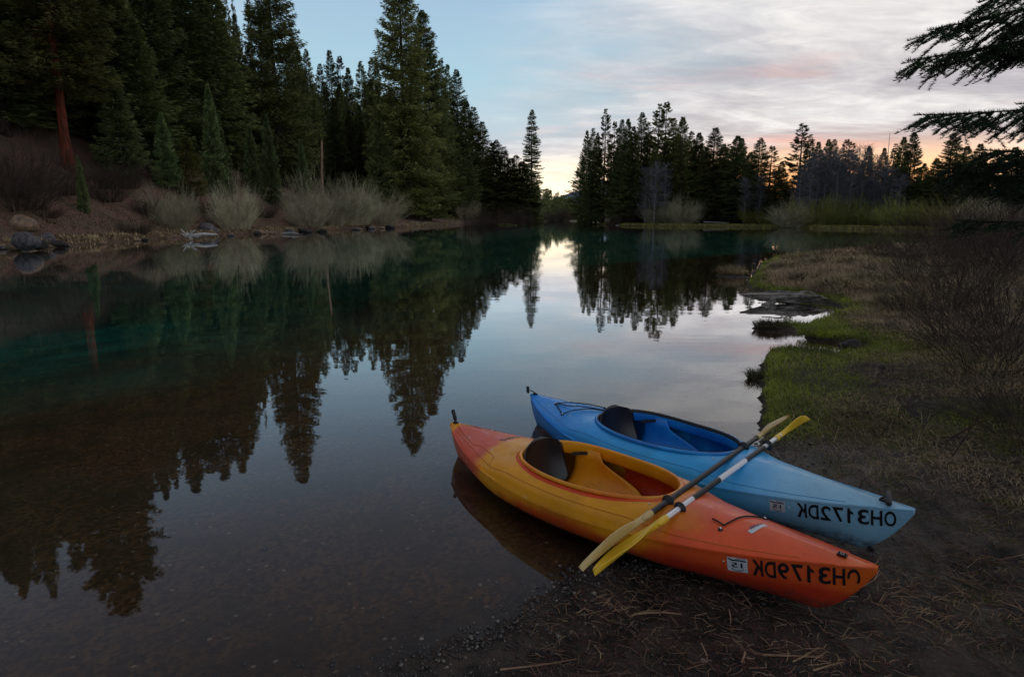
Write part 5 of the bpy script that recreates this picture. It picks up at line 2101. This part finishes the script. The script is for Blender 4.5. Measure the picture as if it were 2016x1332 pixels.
# worn toggle at orange bow, hanging off its far side
mb = MB()
mb.tube([(.13, 0, float(oh.zd(.13)) + .01), (.12, -.03, .27), (.10, -.05, .22)], .003, 6)
mb.build('bow_cord', mCORD, ok_)

# blue: rear bungees, stern toggle on a cord, bow toggle lying across the deck
fitting(bh, 2.42, yfrac(bh, 2.42, .28), bk_)
fitting(bh, 2.22, yfrac(bh, 2.22, .62), bk_)
fitting(bh, 2.08, yfrac(bh, 2.08, -.4), bk_)
cord(bh, [(2.42, yfrac(bh, 2.42, .28)), (2.22, yfrac(bh, 2.22, .62))], bk_, lift=.006)
cord(bh, [(2.42, yfrac(bh, 2.42, .28)), (2.32, yfrac(bh, 2.32, .02)), (2.20, yfrac(bh, 2.2, -.25)), (2.05, yfrac(bh, 2.05, -.30)), (1.99, yfrac(bh, 1.99, -.2))], bk_, lift=.006, arc=.012)
cord(bh, [(2.42, yfrac(bh, 2.42, .28)), (2.25, yfrac(bh, 2.25, .22)), (2.12, yfrac(bh, 2.12, .0)), (1.99, yfrac(bh, 1.99, -.16))], bk_, lift=.006, arc=.010)
cord(bh, [(2.22, yfrac(bh, 2.22, .62)), (2.17, yfrac(bh, 2.17, .35)), (2.08, yfrac(bh, 2.08, .02)), (1.99, yfrac(bh, 1.99, -.12))], bk_, lift=.006, arc=.008)
zt = float(bh.zd(L_ - .05))
mb = MB()
mb.tube([(L_ - .07, 0, zt + .01), (L_ - .02, .005, zt + .022), (L_ + .025, .01, zt + .03)], .0035, 6)
mb.build('stern_cord', mCORD, bk_)
mb = MB()
cyl_between(mb, (L_ + .030, .010, zt - .002), (L_ + .034, .008, zt + .052), .012)
mb.build('stern_handle', mRUB, bk_)
mb = MB()
zt = float(bh.zd(.10))
mb.tube([(.14, 0, zt + .012), (.13, -.03, zt + .02), (.12, -.055, zt + .015)], .0035, 6)
mb.build('bow_cord', mCORD, bk_)
mb = MB()
cyl_between(mb, (.135, -.055, zt + .028), (.085, .062, zt + .018), .014)
mb.build('bow_handle', mRUB, bk_)
# bow patch on the blue deck
o = deck_patch(bh, .42, -.05, -.04, .2, .12, .15, bk_, M_BLUE, 'deck_patch')
bpy.data.objects.remove(o)

# blue boat second toggle lying on the mud under the bow
e = empty('carry_toggle', tuple(onz(1700, 1068, .05)))
mb = MB()
A_, B_ = onz(1685, 1056, .06), onz(1722, 1082, .035)
C_ = onz(1700, 1068, .05)
cyl_between(mb, A_ - C_, B_ - C_, .013)
mb.build('grip', mRUB, e)
mb = MB()
mb.tube([A_ - C_, A_ - C_ + [-.03, .02, .015], A_ - C_ + [-.04, .05, .03]], .003, 6)
mb.build('cord', mCORD, e)
tag(e, 'grey carrying toggle lying on the mud under the blue bow', 'handle')

# ---------------------------------------------------------------- paddles
mSHAFT, t_, b_ = material('black_shaft', .34, .3)
t_.put(b_.inputs['Base Color'], t_.mix(t_.noise(None, 20, 4, .6), (.006, .005, .007), (.012, .010, .012)))
mSILV, t_, b_ = material('silver_shaft', .30, .6)
b_.inputs['Metallic'].default_value = .6
t_.put(b_.inputs['Base Color'], t_.mix(t_.noise(None, 20, 4, .6), (.55, .57, .60), (.68, .70, .74)))
mWHT, t_, b_ = material('white_tape', .5, .4)
t_.put(b_.inputs['Base Color'], t_.mix(t_.noise(None, 30, 4, .6), (.55, .56, .60), (.72, .73, .76)))
mBONE, t_, b_ = material('bone_yellow_blade', .42, .4)
t_.put(b_.inputs['Base Color'], t_.mix(t_.noise(None, 6, 5, .6), (.38, .26, .09), (.52, .40, .18)))
mYEL, t_, b_ = material('yellow_blade', .42, .4)
t_.put(b_.inputs['Base Color'], t_.mix(t_.noise(None, 6, 5, .6), (.58, .36, .012), (.72, .46, .03)))


def paddle(A, B, segs, rings, blade, label, fe, rolls):
    """A, B tips; segs: (from, to, material) along 0..1"""
    A, B = np.array(A, float), np.array(B, float)
    L = np.linalg.norm(B - A)
    X = (B - A) / L
    Y = np.cross([0, 0, 1.0], X)
    Y /= np.linalg.norm(Y)
    Z = np.cross(X, Y)
    e = empty('paddle')
    e.matrix_world = Matrix(((X[0], Y[0], Z[0], A[0]), (X[1], Y[1], Z[1], A[1]), (X[2], Y[2], Z[2], A[2]), (0, 0, 0, 1)))
    tag(e, label, 'paddle')
    for (s0, s1, mt) in segs:
        mb = MB()
        r = .0150 if mt is not mWHT else .0158
        mb.tube([(s0 * L, 0, 0), ((s0 * .5 + s1 * .5) * L, 0, 0), (s1 * L, 0, 0)], r, 16)
        mb.build('shaft', mt, e)
    for s in rings:
        mb = MB()
        x = s * L
        mb.tube([(x - .018, 0, 0), (x - .010, 0, 0), (x - .004, 0, 0), (x, 0, 0), (x + .004, 0, 0), (x + .012, 0, 0), (x + .022, 0, 0)], [.018, .020, .030, .033, .029, .020, .017], 20)
        mb.build('drip_ring', mRUB, e)
    for end, roll in zip((0, 1), rolls):
        bl = fe[end] * L
        n, m_ = 26, 11
        cr_, sr_ = math.cos(roll), math.sin(roll)
        V = []
        sets = []
        for side_ in (0, 1):
            for i in range(n):
                s = i / (n - 1)            # 0 at tip, 1 at throat
                wv = .062 * (min(1, (s / .36)) ** .72) * (1 - .86 * float(sst(np.array([s]), .42, .97)[0]))
                asym = .016 * (1 - s) ** 1.5
                for j in range(m_):
                    f = -1 + 2 * j / (m_ - 1)
                    y = f * wv + asym
                    curve = -.022 * (1 - s) ** 2 + .020 * f * f * (1 - s * .6)
                    rib = .011 * math.exp(-(f * wv / .012) ** 2) * s
                    z = curve + (rib + .0035 * (1 - f * f) + .002) * (1 if side_ else -1)
                    xx = s * bl if end == 0 else L - s * bl
                    V.append((xx, y * cr_ - z * sr_, y * sr_ + z * cr_))
        k = n * m_
        g0 = grid_faces(n, m_)
        F_ = [tuple(f) for f in g0] + [tuple(f[::-1] + k) for f in g0]
        bd = [j for j in range(m_)] + [i * m_ + m_ - 1 for i in range(1, n)] + [(n - 1) * m_ + j for j in range(m_ - 2, -1, -1)] + [i * m_ for i in range(n - 2, 0, -1)]
        for a, b2 in zip(bd, bd[1:] + bd[:1]):
            F_.append((b2, a, a + k, b2 + k))
        me = bpy.data.meshes.new('blade')
        me.from_pydata(V, [], F_)
        me.polygons.foreach_set('use_smooth', [True] * len(me.polygons))
        me.set_sharp_from_angle(angle=R(50))
        me.materials.append(blade)
        bo = link('blade', me, e)
        mb = MB()
        x0_, x1_ = (bl - .05, bl + .035) if end == 0 else (L - bl + .05, L - bl - .035)
        mb.tube([(x0_, 0, 0), ((x0_ + x1_) / 2, 0, 0), (x1_, 0, 0)], [.013, .019, .0185], 14)
        mb.build('socket', blade, bo)
    return e


PA, PB_ = onz(1141, 1110, .330), onz(1556, 814, .355)
paddle(PA, PB_, [(.2, .78, mSHAFT)], [.295, .671], mBONE, 'paddle with an all-black shaft and faded bone-yellow blades', (.214, .235), (R(-64), R(-30)))
PA2, PB2 = onz(1172, 1120, .322), onz(1591, 817, .350)
paddle(PA2, PB2, [(.2, .325, mSILV), (.325, .443, mSHAFT), (.443, .577, mWHT), (.577, .685, mSHAFT), (.685, .79, mSILV)], [.275, .708], mYEL,
       'bright yellow bladed paddle with silver ends and a white middle on its black shaft', (.209, .228), (R(-30), R(-66)))

# ---------------------------------------------------------------- litter on the mud
def litter(n, mat, name, label, region, L0, L1, r, lift=.004, only_land=True):
    P, rr_ = region(n)
    z, sn, _, _ = height(P)
    k = (z > .004)
    P, z = P[k], z[k]
    a = rng.uniform(0, 2 * math.pi, len(P))
    L = rng.uniform(L0, L1, len(P))
    d = np.column_stack([np.cos(a), np.sin(a), rng.normal(0, .10, len(P))])
    bend = rng.normal(0, .12, (len(P), 3)) * L[:, None]
    bend[:, 2] = np.abs(bend[:, 2]) * .5
    A_ = np.column_stack([P, z + lift + rng.random(len(P)) * .012])
    C_ = A_ + d * L[:, None]
    Mi = (A_ + C_) / 2 + bend
    Cz = height(C_[:, :2])[0]
    C_[:, 2] = np.maximum(C_[:, 2], Cz + .002)
    V, F_ = prism_segments(np.concatenate([A_, Mi]), np.concatenate([Mi, C_]), np.full(2 * len(A_), r), np.full(2 * len(A_), r * .8))
    tag(link(name, mesh(name, V, F_, mat)), label, 'litter', kind='stuff')


def reg_bottom(n):
    x = rng.uniform(-.2, 3.2, n)
    y = rng.uniform(1.2, 3.2, n)
    k = rng.random(n) < np.clip(sst(vnoise(np.stack([x, y], 1), 2.3, 51), -.3, .4), .04, 1) * sst(x + y * .2, .45, .95)
    return np.stack([x[k], y[k]], 1), None


def reg_all(n):
    P, r = scatter(n, 1.9, 14, 2, 52)
    return P, r


M_STRAW = leaf_mat('straw_litter', (.10, .058, .034), (.40, .27, .16), .1, .8)
M_REDSTRAW = leaf_mat('red_needle_litter', (.045, .022, .016), (.13, .065, .045), .1, .8)
litter(5200, M_STRAW, 'straw_litter', 'dead straw scattered over the dark mud in front of the orange kayak', reg_bottom, .015, .11, .0013)
litter(420, M_STRAW, 'stalk_litter', 'longer broken stalks lying on the mud in front of the orange kayak', reg_bottom, .06, .20, .0022)
litter(6500, M_REDSTRAW, 'needle_litter', 'reddish fallen needles on the mud around the boats', reg_bottom, .01, .07, .0009)
litter(14000, M_REDSTRAW, 'twig_litter', 'dark twigs and needles strewn over the right bank', reg_all, .012, .06, .0013)
litter(4500, M_STRAW, 'straw_litter', 'pale straw and twigs strewn over the right bank', reg_all, .02, .09, .0013)

LT = 'pale twigs on the mud in front of the orange kayak'
for (u0, v0, u1, v1, rr_, lb) in [
    (985, 1318, 1135, 1299, .004, 'long pale reed stalk at the bottom edge beside the wet sand'),
    (1248, 1210, 1342, 1211, .005, 'split pale stick just below the orange hull'),
    (1240, 1214, 1300, 1202, .004, 'short thick stick crossing the left end of the split pale stick'),
    (1452, 1158, 1480, 1196, .0028, 'thin bent stalk leaning toward the orange hull'),
    (1590, 1190, 1620, 1232, .0026, 'thin stalk under the orange bow'),
    (1435, 1202, 1438, 1230, .0035, 'short upright pale stalk in the middle of the mud'),
    (1466, 1290, 1458, 1312, .0035, 'short pale stalk near the bottom edge'),
    (1500, 1296, 1620, 1302, .0045, 'curved pale stick at the bottom right of the mud'),
    (1560, 1312, 1612, 1280, .004, 'pale stick slanting up over the curved one'),
    (1600, 1330, 1660, 1310, .004, 'forked pale stick cut by the bottom edge'),
    (1170, 1272, 1182, 1302, .003, 'short stalk standing in the green litter'),
    (1380, 1270, 1392, 1310, .0025, 'reddish stalk pointing down to the bottom edge'),
    (1530, 1206, 1720, 1238, .005, 'long dark twig below the orange bow')]:
    a, b2 = onz(u0, v0, .02), onz(u1, v1, .02)
    a[2] = gz(a[0], a[1]) + .012
    b2[2] = gz(b2[0], b2[1]) + .012
    stick('twig', a, b2, rr_, rr_ * .5, M_STRAW if 'dark' not in lb else M_TWIG, lb, 'twig', LT, bend=.05)
for (u0, v0, u1, v1, z1, lb) in [(1838, 880, 2016, 820, .25, 'long bare branch lying across the grass at the right edge'), (1866, 905, 1960, 790, .45, 'thin twig rising from the grass at the right'),
                                 (1690, 962, 1745, 940, .08, 'short dark stick on the mud right of the blue bow'), (1428, 865, 1436, 842, .1, 'thin twig sticking up from the water behind the blue cockpit')]:
    a = onz(u0, v0, .05)
    a[2] = gz(a[0], a[1]) - .02
    d_ = ray(u1, v1)
    b2 = a + np.array([(u1 - u0) / FPX * a[1], .15, z1])
    stick('twig', a, b2, .006 if u0 > 1500 else .0025, .0015, M_TWIG, lb, 'twig')

# gravel at the waterline
import bmesh as _bm
bm = _bm.new()
_bm.ops.create_icosphere(bm, subdivisions=1, radius=1)
IV = np.array([v.co[:] for v in bm.verts])
IF = np.array([[v.index for v in f.verts] for f in bm.faces])
bm.free()
n = 140000
x = rng.uniform(-1.6, 3.0, n)
y = rng.uniform(1.0, 5.0, n)
P = np.stack([x, y], 1)
z, sn, _, _ = height(P)
k = ((np.abs(sn - .06) < rng.exponential(.09, n)) & (rng.random(n) < .75)) | (rng.random(n) < .025)
P, z, sn = P[k], z[k], sn[k]
r_ = rng.gamma(2.0, .0016, len(P)) + .0018
print('gravel', len(P))
sc = np.stack([r_ * rng.uniform(.8, 1.3, len(P)), r_ * rng.uniform(.8, 1.3, len(P)), r_ * rng.uniform(.5, .9, len(P))], 1)
rot_ = rng.uniform(0, 6.28, len(P))
c_, s_ = np.cos(rot_), np.sin(rot_)
J = 1 + rng.normal(0, .12, (len(P), 12, 1))
V = IV[None] * sc[:, None, :] * J
V = np.stack([V[..., 0] * c_[:, None] - V[..., 1] * s_[:, None], V[..., 0] * s_[:, None] + V[..., 1] * c_[:, None], V[..., 2]], -1)
V += np.column_stack([P, z + r_ * .25])[:, None, :]
F_ = (np.arange(len(P))[:, None, None] * 12 + IF[None]).reshape(-1, 3)
mGR, t_, b_ = material('wet_gravel', .40, .5)
g_ = t_.n('ShaderNodeNewGeometry')
t_.put(b_.inputs['Base Color'], t_.mix(t_.ss(g_.outputs['Random Per Island'], .80, 1.0), t_.mix(t_.ss(g_.outputs['Random Per Island'], 0, .8), (.008, .007, .008), (.035, .029, .027)), (.14, .12, .10)))
tag(link('gravel', mesh('gravel', V.reshape(-1, 3), F_, mGR)), 'fine dark wet gravel along the waterline in front of the boats', 'gravel', kind='stuff')


# ---------------------------------------------------------------- fir branches hanging in from the right
def fir_bough(P0, P1, sag, nside, blen, mat_n, mat_b, seed, parent):
    """a flat spray: main axis with side twigs that carry needles; all in real size"""
    r = np.random.default_rng(seed)
    P0, P1 = np.array(P0, float), np.array(P1, float)
    L = np.linalg.norm(P1 - P0)
    ax = (P1 - P0) / L
    side = norm(np.cross(ax, [0, 0, 1.0])[None])[0]
    def at(s):
        q = P0 + (P1 - P0) * s
        q = q + np.array([0, 0, -sag * 4 * s * (1 - s) * .5 + sag * .15 * s])
        return q
    A, B, RA, RB = [], [], [], []
    segs = [at(s) for s in np.linspace(0, 1, 14)]
    for i in range(13):
        A.append(segs[i]); B.append(segs[i + 1]); RA.append(.013 * (1 - i / 14) + .002); RB.append(.013 * (1 - (i + 1) / 14) + .002)
    TW = []      # twigs that carry needles: (a, b)
    for i in range(9, 13):
        TW.append((segs[i], segs[i + 1]))
    nside = int(nside * 1.7)
    for k in range(nside):
        s = .10 + .88 * (k + r.random() * .6) / nside
        for sg in (-1, 1):
            if r.random() < .12:
                continue
            ln = blen * (1 - s) ** .55 * r.uniform(.65, 1.1) + .06
            b0 = at(s)
            d = norm((ax * r.uniform(.75, 1.1) + side * sg * r.uniform(.5, 1.0) + np.array([0, 0, r.uniform(-.75, -.05)]))[None])[0]
            n_ = max(3, int(ln / .07))
            prev = b0
            for q in range(n_):
                d = norm((d + r.normal(0, .07, 3) + np.array([0, 0, -.045]))[None])[0]
                nx_ = prev + d * ln / n_
                A.append(prev); B.append(nx_); RA.append(.0045 * (1 - q / n_) + .0015); RB.append(.0045 * (1 - (q + 1) / n_) + .0012)
                if q >= n_ * .25 or s > .6:
                    TW.append((prev, nx_))
                # sub twigs
                for s2 in (-1, 1):
                    if r.random() < .92:
                        perp = norm(np.cross(d, [0, 0, 1.0])[None])[0]
                        d2 = norm((d * r.uniform(.7, 1) + perp * s2 * r.uniform(.5, .9) + np.array([0, 0, r.uniform(-.35, .1)]))[None])[0]
                        l2 = r.uniform(.04, .17) * (1.15 - .5 * q / n_)
                        e2 = nx_ + d2 * l2
                        A.append(nx_); B.append(e2); RA.append(.0018); RB.append(.0010)
                        TW.append((nx_, e2))
                prev = nx_
    V, F_ = prism_segments(np.array(A), np.array(B), np.array(RA), np.array(RB))
    br = link('branch', mesh('branch', V, F_, mat_b), parent)
    TA = np.array([a for a, b2 in TW]); TB = np.array([b2 for a, b2 in TW])
    ln = np.linalg.norm(TB - TA, axis=1)
    cnt = np.maximum(8, (ln / .0017)).astype(int)
    idx = np.repeat(np.arange(len(TA)), cnt)
    f = r.random(len(idx))[:, None]
    base_ = TA[idx] + (TB - TA)[idx] * f
    dd = norm((TB - TA)[idx])
    rad = norm(np.cross(dd, r.normal(size=(len(idx), 3))))
    rad[:, 2] = np.abs(rad[:, 2]) * .7 + .15
    nd = norm(dd * r.uniform(.1, 1.3, (len(idx), 1)) + norm(rad) * 1.0)
    V, F_ = tris_from(base_, nd, r.uniform(.016, .036, len(idx)), .0044)
    print('needles', len(idx))
    link('needles', mesh('needles', V, F_, mat_n), br)
    return br


FT = empty('fir_tree', (5.6, 4.6, gz(5.6, 4.6)))
tag(FT, 'nearby fir outside the right edge whose dark needled boughs hang into the picture', 'tree')
M_BOUGH = leaf_mat('bough_needles', (.016, .032, .016), (.050, .080, .036), .05, .6)
base_ = np.array([5.6, 4.6, gz(5.6, 4.6)])
link('trunk', trunk_mesh('near_fir_trunk', 9.0, .20, .05, M_BARK, ()), FT)
bl = []
for (ut, vt, Yt, zb, sg, ns, bln, sd) in [
    (1926, 12, 4.0, 4.3, .10, 20, .55, 1), (1826, 66, 4.2, 3.75, .10, 26, .60, 2), (1786, 126, 4.3, 3.45, .12, 30, .50, 3), 
    (1798, 232, 4.5, 2.72, .10, 28, .38, 4), (2000, 208, 4.2, 2.7, .05, 14, .4, 6), (1858, 330, 4.9, 2.35, .10, 22, .50, 7), (1935, 300, 4.4, 2.3, .08, 20, .45, 8),
    (1870, 352, 5.2, 2.2, .1, 22, .5, 9), (1955, 70, 4.6, 4.0, .1, 22, .6, 10), (1960, 110, 4.8, 3.8, .1, 22, .5, 11), (1975, 360, 4.6, 2.15, .1, 18, .5, 12), (1880, 436, 5.6, 1.75, .06, 14, .35, 14)]:
    p = aty(ut, vt, Yt)
    fir_bough(np.array([5.6, 4.6, zb]) - base_, p - base_, sg, ns, bln, M_BOUGH, M_BARK, sd, FT)
